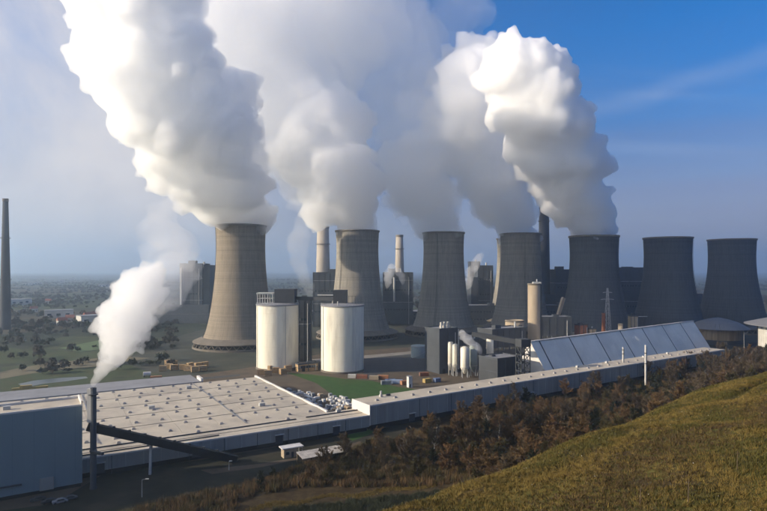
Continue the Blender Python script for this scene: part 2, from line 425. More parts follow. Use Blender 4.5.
def ground_material():
    m = bpy.data.materials.new('ground_cover'); m.use_nodes = True
    nt = m.node_tree; b = nt.nodes['Principled BSDF']; b.inputs['Roughness'].default_value = 0.95; b.inputs['Specular IOR Level'].default_value = 0.1
    L = nt.links.new
    def N(k): return nt.nodes.new(k)
    geo = N('ShaderNodeNewGeometry'); sp = N('ShaderNodeSeparateXYZ'); L(geo.outputs['Position'], sp.inputs[0])
    def noise(scale, det=6, r=0.6):
        n = N('ShaderNodeTexNoise'); n.inputs['Scale'].default_value = scale; n.inputs['Detail'].default_value = det; n.inputs['Roughness'].default_value = r
        L(geo.outputs['Position'], n.inputs['Vector']); return n.outputs[0]
    def rng(x, a, bb, c=0.0, d=1.0):
        n = N('ShaderNodeMapRange'); n.interpolation_type = 'SMOOTHSTEP'
        for i, v in enumerate((a, bb, c, d)): n.inputs[i+1].default_value = v
        L(x, n.inputs[0]); return n.outputs[0]
    def mix(f, a, bb):
        n = N('ShaderNodeMix'); n.data_type = 'RGBA'; L(f, n.inputs[0])
        for i, x in ((6, a), (7, bb)):
            if hasattr(x, 'links'): L(x, n.inputs[i])
            else: n.inputs[i].default_value = (*x, 1)
        return n.outputs[2]
    # heap: green-yellow grass over brown earth
    g1 = mix(rng(noise(0.5), 0.35, 0.65), (0.070, 0.070, 0.018), (0.120, 0.098, 0.028))
    g2 = mix(rng(noise(0.09), 0.50, 0.62), g1, (0.062, 0.045, 0.024))
    # plain: patchwork of fields, woods and scrub
    vor = N('ShaderNodeTexVoronoi'); vor.inputs['Scale'].default_value = 0.0042; L(geo.outputs['Position'], vor.inputs['Vector'])
    vs_ = N('ShaderNodeSeparateColor'); L(vor.outputs['Color'], vs_.inputs[0])
    f1 = mix(rng(vs_.outputs[0], 0.35, 0.40), (0.032, 0.042, 0.026), (0.058, 0.074, 0.034))
    f2 = mix(rng(vs_.outputs[1], 0.62, 0.66), f1, (0.080, 0.068, 0.044))
    f3 = mix(rng(noise(0.012), 0.48, 0.60), f2, (0.035, 0.042, 0.026))
    f4 = mix(rng(noise(0.10), 0.45, 0.7, 0, 0.5), f3, (0.090, 0.072, 0.045))
    dt = N('ShaderNodeVectorMath'); dt.operation = 'DOT_PRODUCT'; L(geo.outputs['Position'], dt.inputs[0]); dt.inputs[1].default_value = (float(NB[0]), float(NB[1]), 0)
    def mul(a, bb):
        n = N('ShaderNodeMath'); n.operation = 'MULTIPLY'; L(a, n.inputs[0]); L(bb, n.inputs[1]); return n.outputs[0]
    c0 = float(B0 @ NB)
    wm = mul(mul(rng(dt.outputs['Value'], c0 + 24, c0 + 44), rng(dt.outputs['Value'], c0 + 168, c0 + 188, 1, 0)), rng(sp.outputs[0], -95, -60))
    litter = mix(rng(noise(0.35), 0.4, 0.65), (0.040, 0.027, 0.014), (0.066, 0.048, 0.024))
    out = mix(wm, mix(rng(sp.outputs[2], 6.0, 26.0), f4, g2), litter)
    L(out, b.inputs['Base Color'])
    bp = N('ShaderNodeBump'); bp.inputs['Strength'].default_value = 0.6; bp.inputs['Distance'].default_value = 0.25; L(noise(2.2, 8, 0.7), bp.inputs['Height']); L(bp.outputs[0], b.inputs['Normal'])
    return m
M_ground = ground_material()
ground = link('ground', np_mesh('ground', gv, gf, M_ground, True))
tag(ground, kind='structure')

def sheet(name, pts, m, lvl, z=0.0):
    """A flat sheet a few millimetres proud of the one below; pts are picture points on the plain."""
    p = [G(u, v, z) for u, v in pts]
    mb = MB(); mb.add([(x, y, z + 0.004 * lvl + 0.02) for x, y in p], [tuple(range(len(p)))])
    o = mb.build(name, m)
    if o.data.polygons[0].normal.z < 0: o.data.flip_normals()
    return tag(o, kind='structure')
# ------------------------------------------------------------------ yards, roads, fields, water
sheet('works_ground', [(120, 362), (165, 340), (200, 330), (240, 322), (300, 318), (420, 314), (780, 312), (790, 358), (690, 372), (560, 380), (430, 372), (330, 385), (200, 385), (150, 372)], M_works, 0.2)
sheet('works_yard', [(0, 418), (60, 396), (150, 382), (260, 366), (330, 352), (430, 346), (560, 345), (690, 348), (700, 352), (640, 372), (520, 392), (345, 430), (80, 500), (0, 511)], M_dirt, 1)
sheet('front_yard', [(0, 520), (60, 500), (110, 470), (200, 460), (330, 438), (400, 424), (430, 430), (330, 452), (262, 478), (180, 494), (90, 512), (40, 530)], M_darkyard, 2)
sheet('lawn', [(286, 372.5), (322, 375.5), (345, 379), (372, 381), (398, 387), (428, 391), (392, 395), (348, 402), (336, 397), (316, 383)], M_lawn, 3)
sheet('grass_verge', [(345, 436), (366, 429), (376, 432), (352, 441)], M_lawn, 3)
sheet('asphalt_yard', [(364, 358), (430, 350), (436, 370), (420, 373), (392, 371), (364, 378)], M_asphalt, 3)
sheet('sunlit_road', [(300, 360), (364, 355.5), (426, 350.0), (426, 352.6), (364, 358.4), (300, 363)], M_lit_road, 4)
sheet('track', [(200, 470), (262, 463.5), (330, 452), (345, 446), (360, 441), (362, 443), (345, 450), (300, 459), (262, 467), (212, 474)], M_dirt, 4)
sheet('access_road', [(0, 399), (90, 388), (180, 379.5), (240, 374), (240, 376), (180, 382), (90, 391.5), (0, 403)], M_asphalt, 4)
sheet('pond', [(18, 384), (34, 380.5), (58, 378), (86, 376.5), (88, 378), (68, 381), (42, 384), (26, 387)], M_water, 3)
sheet('meadow', [(0, 372), (30, 366), (78, 360), (120, 356), (150, 358), (100, 366), (40, 372), (0, 379)], M_field2, 3)
sheet('green_field', [(60, 348), (100, 340), (135, 336), (150, 338), (120, 346), (80, 352)], M_field, 3)
sheet('pale_field', [(28, 296), (60, 290.5), (78, 292), (50, 298)], M_field2, 3)
def draped(name, us, v0s, v1s, m, n=4):
    """A strip that follows the rise of the ground."""
    V = []; Fc = []
    for u, va, vb in zip(us, v0s, v1s):
        for k in range(n + 1):
            v = va + (vb - va) * k / n; t = 100.0
            for it in range(40):      # where the line of sight meets the slope
                x = (u - 383.5) / F * t; zz = CAMZ - (v - HOR) / F * t; t += (zz - float(height(x, t))) * .8
            x = (u - 383.5) / F * t; V.append((x, t, float(height(x, t)) + .07))
    for i in range(len(us) - 1):
        for k in range(n): a = i * (n + 1) + k; Fc.append((a, a + 1, a + n + 2, a + n + 1))
    o = MB().add(V, Fc).build(name, m)
    if o.data.polygons[0].normal.z < 0: o.data.flip_normals()
    return tag(o, kind='structure')
us_ = [250 + 6 * i for i in range(32)]
st_top = [508 - 24 * ((u - 250) / 190) ** .8 + 1.6 * math.sin(u * .11) for u in us_]
strip_o = draped('grass_strip', us_, st_top, [v + 3.2 + 1.6 * math.sin(u * .07 + 1) for u, v in zip(us_, st_top)], mat('dry_grass_strip', (0.085, 0.066, 0.022), .95, .35, .5))

# ------------------------------------------------------------------ cooling towers
def shell_profile(kind):
    if kind == 'tall':
        pts = [(34.6, 9.0), (33.0, 12.5), (31.4, 17), (29.3, 26), (27.2, 37), (25.4, 50), (24.0, 63), (22.9, 78), (22.4, 92), (22.5, 101), (23.0, 110), (23.2, 114)]
    else:
        pts = [(38.6, 8.0), (36.6, 14), (34.3, 21), (31.8, 31), (29.2, 43), (27.0, 55), (25.3, 68), (24.5, 80), (24.4, 90), (24.8, 100), (25.2, 108)]
    r = np.array(pts); zz = np.linspace(r[0, 1], r[-1, 1], 44)
    # smooth through the survey points
    rr = np.interp(zz, r[:, 1], r[:, 0]); k = np.hanning(9); k /= k.sum()
    rs = np.convolve(np.pad(rr, 4, mode='reflect', reflect_type='odd'), k, mode='valid')
    return [(float(a), float(b)) for a, b in zip(rs, zz)]
def make_tower(kind, m):
    t = thing('cooling_tower', '', 'cooling tower', group='cooling towers of the power station')
    p = shell_profile(kind); H = p[-1][1]
    inner = [(a - 0.6, b) for a, b in reversed(p)]
    MB().lathe(p + inner, 96).build('shell', m, t, True)
    rt = p[-1][0]; rb, zb = p[0]
    MB().lathe([(rt + 0.05, H - 1.6), (rt + 0.75, H - 1.4), (rt + 0.85, H + 0.25), (rt - 0.9, H + 0.25), (rt - 0.9, H - 1.0)], 96).build('rim', M_rim, t, True)
    ro = 43.5 if kind == 'tall' else 45.0
    MB().lathe([(rb - 0.2, zb + 0.3), (rb + 0.4, zb + 0.9), (ro, 6.3), (ro + 0.3, 5.6), (ro - 0.5, 5.2), (rb - 0.2, zb - 0.8)], 96).build('inlet_roof', M_skirt, t)
    MB().lathe([(ro + 0.6, 0.0), (ro + 0.6, 1.8), (ro - 0.4, 1.8), (ro - 0.4, 0.0)], 96).build('basin_wall', M_skirt, t)
    c = MB(); n = 40
    for i in range(n):
        a = 2 * math.pi * i / n; b = 2 * math.pi * (i + 0.5) / n
        for x in (b, 2 * math.pi * (i - 0.5) / n):
            c.bar(((ro - 0.8) * math.cos(a), (ro - 0.8) * math.sin(a), 1.6), ((ro - 1.6) * math.cos(x), (ro - 1.6) * math.sin(x), 5.6), 0.55)
    tag(c.build('support_columns', M_skirt, t), kind='stuff')
    MB().lathe([(rb - 2, 0.4), (rb - 2, 7.5)], 48).build('fill_pack', M_plinth, t)
    # service ladder up the shell
    la = MB(); ang = math.radians(205)
    for (r0, z0), (r1, z1) in zip(p[:-1:3], p[3::3]):
        for da in (-0.022, 0.022):
            la.bar(((r0 + .5) * math.cos(ang + da), (r0 + .5) * math.sin(ang + da), z0), ((r1 + .5) * math.cos(ang + da), (r1 + .5) * math.sin(ang + da), z1), 0.18)
    la.build('ladder', M_darksteel, t)
    return t
M_rim = mat('tower_rim_concrete', (0.19, 0.175, 0.155), 0.9, 0.15, 0.3)
M_skirt = mat('tower_base_concrete', (0.15, 0.13, 0.105), 0.9, 0.25, 0.12)
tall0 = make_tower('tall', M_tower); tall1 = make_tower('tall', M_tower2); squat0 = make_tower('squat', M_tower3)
TOW = []
for k, (src, X, Y, lab) in enumerate([
    (tall0, -135, 540, 'leftmost steaming cooling tower, sunlit and nearest, left of the cream silos'),
    (tall1, -28, 612, 'second steaming cooling tower from left, rising behind the right-hand cream silo'),
    (None, 67.6, 642, 'third steaming cooling tower from left, behind the dark block with short stacks'),
    (None, 159, 662, 'fourth steaming cooling tower from left, behind the tall tan silo'),
    (None, 175, 762, 'half hidden cooling tower standing just behind the fourth one'),
    (squat0, 224, 607, 'squat steaming cooling tower, rightmost of those with a plume'),
    (None, 317.6, 637, 'idle cooling tower without steam, second from the right edge'),
    (None, 411, 673, 'idle cooling tower without steam, nearest the right edge')]):
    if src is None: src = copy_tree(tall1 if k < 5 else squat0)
    src.location = (X, Y, 0); src.rotation_euler.z = k * 0.37; src['label'] = lab
    TOW.append((X, Y))

# ------------------------------------------------------------------ tall chimneys
def chimney(u, Y, H, rb, rt, m, label, bands=()):
    t = thing('chimney', label, 'chimney', (XU(u, Y), Y), group='tall chimneys')
    MB().lathe([(rb, 0), (rb * 0.86 + rt * 0.14, H * 0.2), (rb * 0.5 + rt * 0.5, H * 0.55), (rt, H), (rt - 0.5, H), (rt - 0.5, H - 6)], 40).build('shaft', m, t, True)
    MB().lathe([(rt + 0.05, H - 3.2), (rt + 0.5, H - 3), (rt + 0.5, H + 0.3), (rt - 0.7, H + 0.3), (rt - 0.7, H - 1)], 40).build('crown_ring', M_rim, t)
    for z in bands:
        r = rb + (rt - rb) * z / H
        p = MB().lathe([(r, z), (r + 1.5, z + 0.1), (r + 1.5, z + 0.4), (r, z + 0.4)], 32)
        g = p.build('gallery', M_darksteel, t)
        rl = MB()
        for i in range(16):
            a = i * math.pi / 8; b = (i + 1) * math.pi / 8
            rl.bar(((r + 1.4) * math.cos(a), (r + 1.4) * math.sin(a), z + 0.4), ((r + 1.4) * math.cos(a), (r + 1.4) * math.sin(a), z + 1.5), 0.12)
            rl.bar(((r + 1.4) * math.cos(a), (r + 1.4) * math.sin(a), z + 1.5), ((r + 1.4) * math.cos(b), (r + 1.4) * math.sin(b), z + 1.5), 0.12)
        rl.build('railing', M_darksteel, g)
    return t
chimney(5.5, 690, 158, 6.1, 2.9, M_chimney_dark, 'dark slender chimney standing alone at the left edge', (60, 110))
chimney(323, 850, 137, 11.5, 8.6, M_chimney, 'pale sunlit chimney rising between the first two cooling towers', (110,))
chimney(399.5, 900, 127, 8.5, 5.6, M_chimney, 'pale chimney just right of the second cooling tower', (105,))
chimney(544, 800, 198, 8.8, 6.0, M_chimney_dark, 'tall dark chimney between the fourth and the squat steaming cooling tower', (140,))

# ------------------------------------------------------------------ boiler houses and other dark blocks of the power station
def block(name, label, cat, X, Y, rz, sx, sy, H, m, parts=(), windows=0, roofm=None, group=None):
    """A box-framed works building: walls with pilasters, parapet, roof deck, roof units, strip windows."""
    t = thing(name, label, cat, (X, Y), rz, group)
    MB().box(-sx/2, sx/2, -sy/2, sy/2, 0, H).build('wall', m, t)
    MB().box(-sx/2 - .15, sx/2 + .15, -sy/2 - .15, -sy/2 + .45, H - 0.3, H + 0.9).box(-sx/2 - .15, sx/2 + .15, sy/2 - .45, sy/2 + .15, H - 0.3, H + 0.9) \
        .box(-sx/2 - .15, -sx/2 + .45, -sy/2 + .45, sy/2 - .45, H - 0.3, H + 0.9).box(sx/2 - .45, sx/2 + .15, -sy/2 + .45, sy/2 - .45, H - 0.3, H + 0.9).build('parapet', M_dark2, t)
    MB().box(-sx/2 + .5, sx/2 - .5, -sy/2 + .5, sy/2 - .5, H + .01, H + 0.25).build('roof', roofm or M_roof_grey, t)
    pil = MB(); n = max(2, int(sx / 6))
    for i in range(n + 1):
        x = -sx/2 + sx * i / n
        pil.box(x - .25, x + .25, -sy/2 - .3, -sy/2 + .02, 0, H - .35)
    tag(pil.build('pilasters', M_dark2, t), kind='stuff')
    for k in range(1, max(2, int(H / 9))):
        z = H * k / max(2, int(H / 9)); MB().box(-sx/2 - .1, sx/2 + .1, -sy/2 - .1, sy/2 + .1, z - .18, z + .18).build('cladding_band', M_steel if k % 3 == 0 else M_dark2, t)
    MB().box(-sx * .32, -sx * .32 + 2.2, -sy/2 - .2, -sy/2 - .02, 0, 3.2).build('door', M_plinth, t)
    MB().tube((sx * .36, -sy/2 - .5, 0), (sx * .36, -sy/2 - .5, H * .92), .28, .28, 6).build('downpipe', M_steel, t)
    for k in range(windows):
        z = H * (k + 0.7) / (windows + 0.6)
        w = MB().box(-sx/2 + 1.5, sx/2 - 1.5, -sy/2 - .12, -sy/2 + .05, z, z + 1.8).build('window', M_glass, t)
        fr = MB(); nn = max(2, int(sx / 4))
        for i in range(nn + 1):
            x = -sx/2 + 1.5 + (sx - 3) * i / nn
            fr.box(x - .1, x + .1, -sy/2 - .2, -sy/2 - .121, z, z + 1.8)
        fr.build('window_frame', M_steel, w)
    for p in parts:
        kind, *a = p
        if kind == 'stack': MB().tube((a[0], a[1], H - .5), (a[0], a[1], H + a[3]), a[2], a[2], 12).build('vent_stack', a[4] if len(a) > 4 else M_steel, t, False)
        if kind == 'unit': MB().box(a[0] - a[2]/2, a[0] + a[2]/2, a[1] - a[3]/2, a[1] + a[3]/2, H + .2, H + a[4]).build('roof_unit', a[5] if len(a) > 5 else M_dark2, t)
        if kind == 'annex': MB().box(*a[:6]).build('annex', a[6] if len(a) > 6 else m, t)
        if kind == 'duct': MB().tube(a[0], a[1], a[2], a[2], 10).build('duct', M_steel, t)
    return t
# (u0,u1,v_top,Y)
def blk(u0, u1, v, Y, depth, label, parts=(), windows=0, m=None, name='boiler_house', cat='building', rz=0.0):
    x0, x1 = XU(u0, Y), XU(u1, Y)
    return block(name, label, cat, (x0 + x1) / 2, Y + depth / 2, rz, x1 - x0, depth, ZV(v, Y), m or M_boiler, parts, windows)
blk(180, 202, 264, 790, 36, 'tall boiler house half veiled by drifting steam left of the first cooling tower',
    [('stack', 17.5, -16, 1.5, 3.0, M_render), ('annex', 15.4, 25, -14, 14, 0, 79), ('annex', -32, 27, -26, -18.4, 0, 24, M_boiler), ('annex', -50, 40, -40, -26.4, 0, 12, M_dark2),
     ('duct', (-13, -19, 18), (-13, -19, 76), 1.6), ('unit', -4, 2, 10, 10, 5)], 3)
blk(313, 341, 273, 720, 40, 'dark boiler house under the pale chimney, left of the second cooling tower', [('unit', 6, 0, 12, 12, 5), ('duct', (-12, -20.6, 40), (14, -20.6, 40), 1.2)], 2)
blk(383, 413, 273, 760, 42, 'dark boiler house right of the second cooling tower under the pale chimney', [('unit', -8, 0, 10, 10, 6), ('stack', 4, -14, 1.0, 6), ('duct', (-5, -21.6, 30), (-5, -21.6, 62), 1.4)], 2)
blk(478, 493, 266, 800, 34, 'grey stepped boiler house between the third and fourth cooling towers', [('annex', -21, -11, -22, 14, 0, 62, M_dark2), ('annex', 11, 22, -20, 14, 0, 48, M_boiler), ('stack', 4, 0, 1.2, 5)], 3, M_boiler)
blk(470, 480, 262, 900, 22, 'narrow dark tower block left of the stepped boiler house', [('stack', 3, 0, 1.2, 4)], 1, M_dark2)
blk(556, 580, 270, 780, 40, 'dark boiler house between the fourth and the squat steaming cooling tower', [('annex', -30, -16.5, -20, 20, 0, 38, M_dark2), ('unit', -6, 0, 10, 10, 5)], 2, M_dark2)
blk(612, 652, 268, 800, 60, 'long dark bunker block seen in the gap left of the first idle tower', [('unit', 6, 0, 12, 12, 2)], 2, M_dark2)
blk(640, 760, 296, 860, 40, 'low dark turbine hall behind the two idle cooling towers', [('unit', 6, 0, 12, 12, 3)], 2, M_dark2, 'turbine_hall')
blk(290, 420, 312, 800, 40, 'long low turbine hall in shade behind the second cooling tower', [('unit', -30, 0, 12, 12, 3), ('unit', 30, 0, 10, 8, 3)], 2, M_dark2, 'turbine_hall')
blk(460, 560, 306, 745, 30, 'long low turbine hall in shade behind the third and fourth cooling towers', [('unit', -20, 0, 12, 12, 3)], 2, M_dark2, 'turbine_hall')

# ------------------------------------------------------------------ two cream storage silos
def big_silo(X, Y, label):
    t = thing('storage_silo', label, 'silo', (X, Y), 0)
    r, H = 15.3, 47.0
    MB().lathe([(r, 0), (r, H - 0.8)], 72).build('shell', M_silo, t, True)
    MB().lathe([(r + 0.35, H - 0.9), (r + 0.45, H), (r - 0.6, H + 0.35), (0.1, H + 1.6)], 72).build('roof', M_roof_grey, t)
    MB().lathe([(r + 0.5, 0), (r + 0.5, 1.1), (r + 0.02, 1.3)], 72).build('plinth', M_skirt, t)
    rl = MB(); n = 36
    for i in range(n):
        a = 2*math.pi*i/n; b = 2*math.pi*(i+1)/n
        p = (r * math.cos(a), r * math.sin(a)); q = (r * math.cos(b), r * math.sin(b))
        rl.bar((*p, H), (*p, H + 1.3), 0.10); rl.bar((*p, H + 1.25), (*q, H + 1.25), 0.10)
    tag(rl.build('railing', M_steel, t), kind='stuff')
    for z in (8.5, 17, 25.5, 34, 41):
        MB().lathe([(r + 0.01, z - .12), (r + 0.09, z - .08), (r + 0.09, z + .08), (r + 0.01, z + .12)], 72).build('hoop', M_silo, t)
    for a, nm, mm in ((-58, 'downpipe', M_steel), (-148, 'cable_ladder', M_darksteel)):
        a = R(a)
        MB().bar(((r + .12) * math.cos(a), (r + .12) * math.sin(a), 0), ((r + .12) * math.cos(a), (r + .12) * math.sin(a), H - .9), 0.24).build(nm, mm, t)
    return t
s1 = big_silo(-78.2, 421, 'left one of the two big cream storage silos, white frame on top')
MB().box(-1.2, 13.2, -6, 8, 47.9, 58).build('penthouse', M_dark, s1)
fr = MB()
for x in (-13.6, -9.9, -6.2, -2.6):
    for y in (-5.5, 2.5):
        fr.bar((x, y, 47.4), (x, y, 54.6), 0.55)
for y in (-5.5, 2.5):
    fr.bar((-14.2, y, 54.6), (-2.0, y, 54.6), 0.7); fr.bar((-13.6, y, 51.2), (-2.6, y, 51.2), 0.35)
fr.box(-14.4, -1.9, -6.2, 3.2, 54.9, 55.4)
fr.build('rooftop_frame', M_render, s1)
s2 = big_silo(-29.5, 410, 'right one of the two big cream storage silos, dark penthouse on its left half')
MB().box(-6.6, 3.2, -3, 8, 47.9, 57.6).build('penthouse', M_dark, s2)
pl = MB()
for x in (4.5, 7.0, 9.6): pl.bar((x, -2, 47.6), (x, -2, 53.5), 0.22)
pl.bar((4.5, -2, 53.3), (9.6, -2, 53.3), 0.22)
pl.build('rooftop_poles', M_darksteel, s2)
MB().tube((-2.4, -13, 47.2), (-2.4, -13, 50.2), 0.4, 0.4, 8).build('vent_pipe', M_render, s2)
block('elevator_tower', 'narrow dark elevator tower between the two cream silos', 'tower', XU(304.5, 448), 448, 0, 8.6, 9, 50, M_dark, [('unit', 0, 0, 4, 4, 2)], 2)
tg = thing('conveyor_bridge', 'dark conveyor bridge linking the tops of the two cream silos', 'conveyor', (-78.2, 424))
MB().bar((13, 0, 51), (44, -10, 51), 3.0, 2.6).build('gallery', M_dark, tg)
MB().bar((25, -4, 0), (25, -4, 49.6), 0.9).bar((33, -6.5, 0), (33, -6.5, 49.6), 0.9).build('trestle', M_darksteel, tg)
block('flat_shed', 'low cream shed with a flat roof at the foot of the left silo', 'shed', XU(306, 405), 409, R(30), 15, 6, 5.2, M_timber, [('unit', 2, 0, 3, 2, 1)], 1, M_tan)

# ------------------------------------------------------------------ white low hall with the skylit roof
HD = R(31.0); OX, OY = -11.5, 252.0
hall = thing('factory_hall', 'wide low hall with pale roof dotted with skylights, lower left', 'hall', (OX, OY), HD)
HZ = 7.0
# walls
MB().box(-150, 6.0, 0.0, 14.0, 1.8, HZ - .3).box(-150, -8.0, 14.0, 116, 1.8, HZ - .3).build('wall', M_wall, hall)
MB().box(-149, 5.0, 0.5, 14, 0, 1.8).box(-149, -8.5, 14, 115.5, 0, 1.8).build('plinth', M_plinth, hall)
# roof: five bays of panels between gutters
for k in range(5):
    w0 = 14.6 + k * 20.2; w1 = w0 + 19.3
    for j in range(9):
        x0 = -150 + j * 15.7; x1 = x0 + 15.62
        if j == 8: x1 = -8.4
        p = MB().hexa([(x0, w0, HZ - .3), (x1, w0, HZ - .3), (x1, w1, HZ - .3), (x0, w1, HZ - .3), (x0, w0, HZ + .05), (x1, w0, HZ + .05), (x1, w1, HZ + .05), (x0, w1, HZ + .05)])
        mid = (w0 + w1) / 2
        p = MB().add([(x0, w0, HZ - .3), (x1, w0, HZ - .3), (x1, w1, HZ - .3), (x0, w1, HZ - .3), (x0, w0, HZ + .0), (x1, w0, HZ + .0), (x1, w1, HZ + .0), (x0, w1, HZ + .0), (x0, mid, HZ + .38), (x1, mid, HZ + .38)],
                     [(0,3,2,1), (0,1,5,4), (4,5,9,8), (8,9,6,7), (2,3,7,6), (1,2,6,9,5), (3,0,4,8,7)])
        p.build('roof_panel', M_roof, hall)
    MB().box(-150, -8.4, w1, w1 + 0.9, HZ - .42, HZ - .30).build('gutter', M_plinth, hall)
MB().box(-150, 5.9, 0.15, 5.6, HZ - .3, HZ - .02).box(-150, 5.9, 6.1, 14.2, HZ - .3, HZ + .08).build('front_roof', M_roof, hall)
MB().box(-150, 5.9, 5.6, 6.1, HZ - .45, HZ - .28).build('gutter', M_dark2, hall)
MB().box(-150, -25, 9.6, 10.1, HZ + .082, HZ + .5).box(-20, 5.6, 10.2, 10.7, HZ + .082, HZ + .5).box(-120, -60, 3.0, 3.4, HZ - .018, HZ + .35).build('roof_kerb', M_dark2, hall)
MB().box(-8.38, -7.5, 14.2, 116.6, 1.9, HZ + 0.9).build('parapet', M_white, hall)
MB().box(-149.9, 5.95, -.12, .14, HZ - .45, HZ + .12).build('eaves_trim', M_white, hall)
MB().box(-150, -39, 116.9, 127, 0.0, HZ + .2).build('rear_roof', M_roof_grey, hall)
MB().box(-40.2, -38.9, 116.9, 127.4, HZ - .2, HZ + 2.0).build('rear_parapet', M_white, hall)
MB().box(-150, -39, 127.1, 150, 0.0, HZ - 1.2).build('rear_annex', M_roof_grey, hall)
# skylights: one mesh, many copies
sk = MB(); sk.add([(-.95, -.7, 0), (.95, -.7, 0), (.95, .7, 0), (-.95, .7, 0), (-.95, -.7, .45), (.95, -.7, .45), (.95, .7, .45), (-.95, .7, .45), (-.55, 0, 1.15), (.55, 0, 1.15)],
       [(0,3,2,1), (0,1,5,4), (1,2,6,5), (2,3,7,6), (3,0,4,7), (4,5,9,8), (6,7,8,9), (5,6,9), (7,4,8)])
M_sky = mat('skylight_dome', (0.34, 0.31, 0.28), 0.35, 0.1, 0.5, spec=0.5)
sk.v = [(x * .82, y * .82, z * .75) for x, y, z in sk.v]
sk_me = sk.mesh('skylight', M_sky)
for k in range(5):
    for r_ in (4.2, 14.4):
        w = 14.6 + k * 20.2 + r_
        for j in range(14):
            x = -14.5 - j * 10.1 - (2.2 if r_ > 5 else 0) + random.uniform(-.35, .35)
            if random.random() < .035: continue
            o = link('skylight', sk_me, hall, (x, w + random.uniform(-.2, .2), HZ + .1), random.uniform(-.06, .06))
for x in (-28, -66, -95):
    o = link('skylight', sk_me, hall, (x, 11.8, HZ + .08))
for x, w in ((-31, 40), (-77, 61), (-52, 99), (-118, 80)):
    MB().box(x, x + 2.6, w, w + 1.6, HZ + .3, HZ + 1.7).build('roof_unit', M_steel, hall)
for x in (-46, -102):
    MB().box(x, x + .5, 15, 114, HZ + .39, HZ + .52).build('cable_duct', M_roof_grey, hall)
ahu = MB().box(-4.6, -2.6, 11.2, 12.6, HZ + .08, HZ + 1.3).tube((-3.6, 11.9, HZ + 1.3), (-3.6, 11.9, HZ + 2.0), .6, .6, 10).build('roof_fan', M_steel, hall)
# facade panel joints of the front wall, as upright battens
bt = [MB().box(x - .09, x + .09, -.09, -.002, 1.85, HZ - .5).mesh('facade_batten', M_steel) for x in (0,)]
for j in range(26):
    link('facade_batten', bt[0], hall, (-148 + j * 6.0, 0, 0))

# ------------------------------------------------------------------ the long high hall running off to the right
LD = R(34.0)
lh = thing('long_hall', 'very long narrow pale hall with one row of roof lights, above the wood', 'hall', (OX + 6.2 * math.cos(HD), OY + 6.2 * math.sin(HD)), LD)
LZ, LL, LW = 11.3, 322.0, 15.5
MB().box(0.45, LL, 0.0, LW, 2.4, LZ - .3).build('wall', M_wall, lh)
MB().box(1, LL - .5, 0.5, LW - .5, 0, 2.4).build('plinth', M_plinth, lh)
MB().box(0, 0.45, -.05, LW + .05, 2.2, LZ + .15).build('end_wall', M_white, lh)
for j in range(20):
    x0 = 0.5 + j * 16.07
    MB().box(x0, x0 + 16.0, 0.2, LW - .1, LZ - .3, LZ + .02).build('roof_panel', M_roof, lh)
MB().box(.5, LL, -.14, .19, LZ - .5, LZ + .14).build('eaves_trim', M_white, lh)
for j in range(30):
    link('skylight', sk_me, lh, (8 + j * 10.4, 6.2, LZ + .02))
MB().box(13.2, 14.4, 11.0, 12.2, LZ + .03, LZ + 1.2).tube((13.8, 11.6, LZ + 1.2), (13.8, 11.6, LZ + 2.9), .55, .55, 10).build('roof_fan', M_steel, lh)
MB().box(17.2, 19.4, 11.6, 12.6, LZ + .03, LZ + .9).build('roof_unit', M_dark2, lh)
for x in (160, 190, 232, 262):
    MB().box(x, x + 1.6, 11.0, 12.4, LZ + .03, LZ + 1.3).build('roof_unit', M_steel, lh)
bt2 = MB().box(-.1, .1, -.09, -.002, 2.45, LZ - .55).mesh('facade_batten', M_steel)
for j in range(53):
    link('facade_batten', bt2, lh, (3.5 + j * 6.0, 0, 0))

for t_, xs, zt in ((hall, (-131, -104, -71, -38, -12), HZ), (lh, (22, 61, 104, 150, 190, 236, 280), LZ)):
    for x in xs:
        d_ = MB().box(x, x + 3.2, -.16, -.01, 1.0, 4.4).build('roller_door', M_boiler, t_)
        MB().box(x - .3, x + 3.5, -1.0, -.02, 4.6, 4.8).build('door_canopy', M_steel, d_)
    for k in range(len(xs) * 2):
        x = xs[0] + 6 + k * (xs[-1] - xs[0]) / (len(xs) * 2 - 1)
        MB().tube((x, -.22, .2), (x, -.22, zt - .4), .11, .11, 6).build('downpipe', M_dark2, t_)
def white_stack(u, v0, v1, Y, r, label):
    z0, z1 = (0 if v0 is None else ZV(v0, Y)), ZV(v1, Y)
    t = thing('vent_mast', label, 'stack', (XU(u, Y), Y, z0))
    MB().lathe([(r * 1.15, 0), (r, 1), (r, z1 - z0), (r - .25, z1 - z0), (r - .25, z1 - z0 - 2)], 16).build('pipe', M_render, t, True)
    for f in (0.55, 0.8):
        MB().lathe([(r + .02, (z1 - z0) * f), (r + .3, (z1 - z0) * f), (r + .3, (z1 - z0) * f + .4), (r + .02, (z1 - z0) * f + .4)], 16).build('collar', M_darksteel, t)
    MB().bar((r + .2, 0, 0), (r + .2, 0, z1 - z0 - 1), .25).build('ladder', M_steel, t)
white_stack(645.5, None, 345, 352, 0.5, 'white steel vent stack in front of the far end of the long hall')
white_stack(623.0, 362.5, 347, 375, 0.45, 'shorter white vent stack on the long hall roof before the glazed slope')

# ------------------------------------------------------------------ A-frame store with the steep panelled slope
AA = R(38.7); A0 = (96.4, 375.0); AL, AB, AZ = 243.0, 16.0, 24.8
af = thing('a_frame_store', 'long steep pitched store with blue grey sloping panels and dark ribs', 'building', (A0[0], A0[1]), AA)
M_slope = mat('blue_grey_roof_panel', (0.86, 0.79, 0.67), 0.55, 0.08, 0.05, stain=(0.62, 0.57, 0.49), stain_scale=0.04, stain_amt=0.5, spec=0.3)
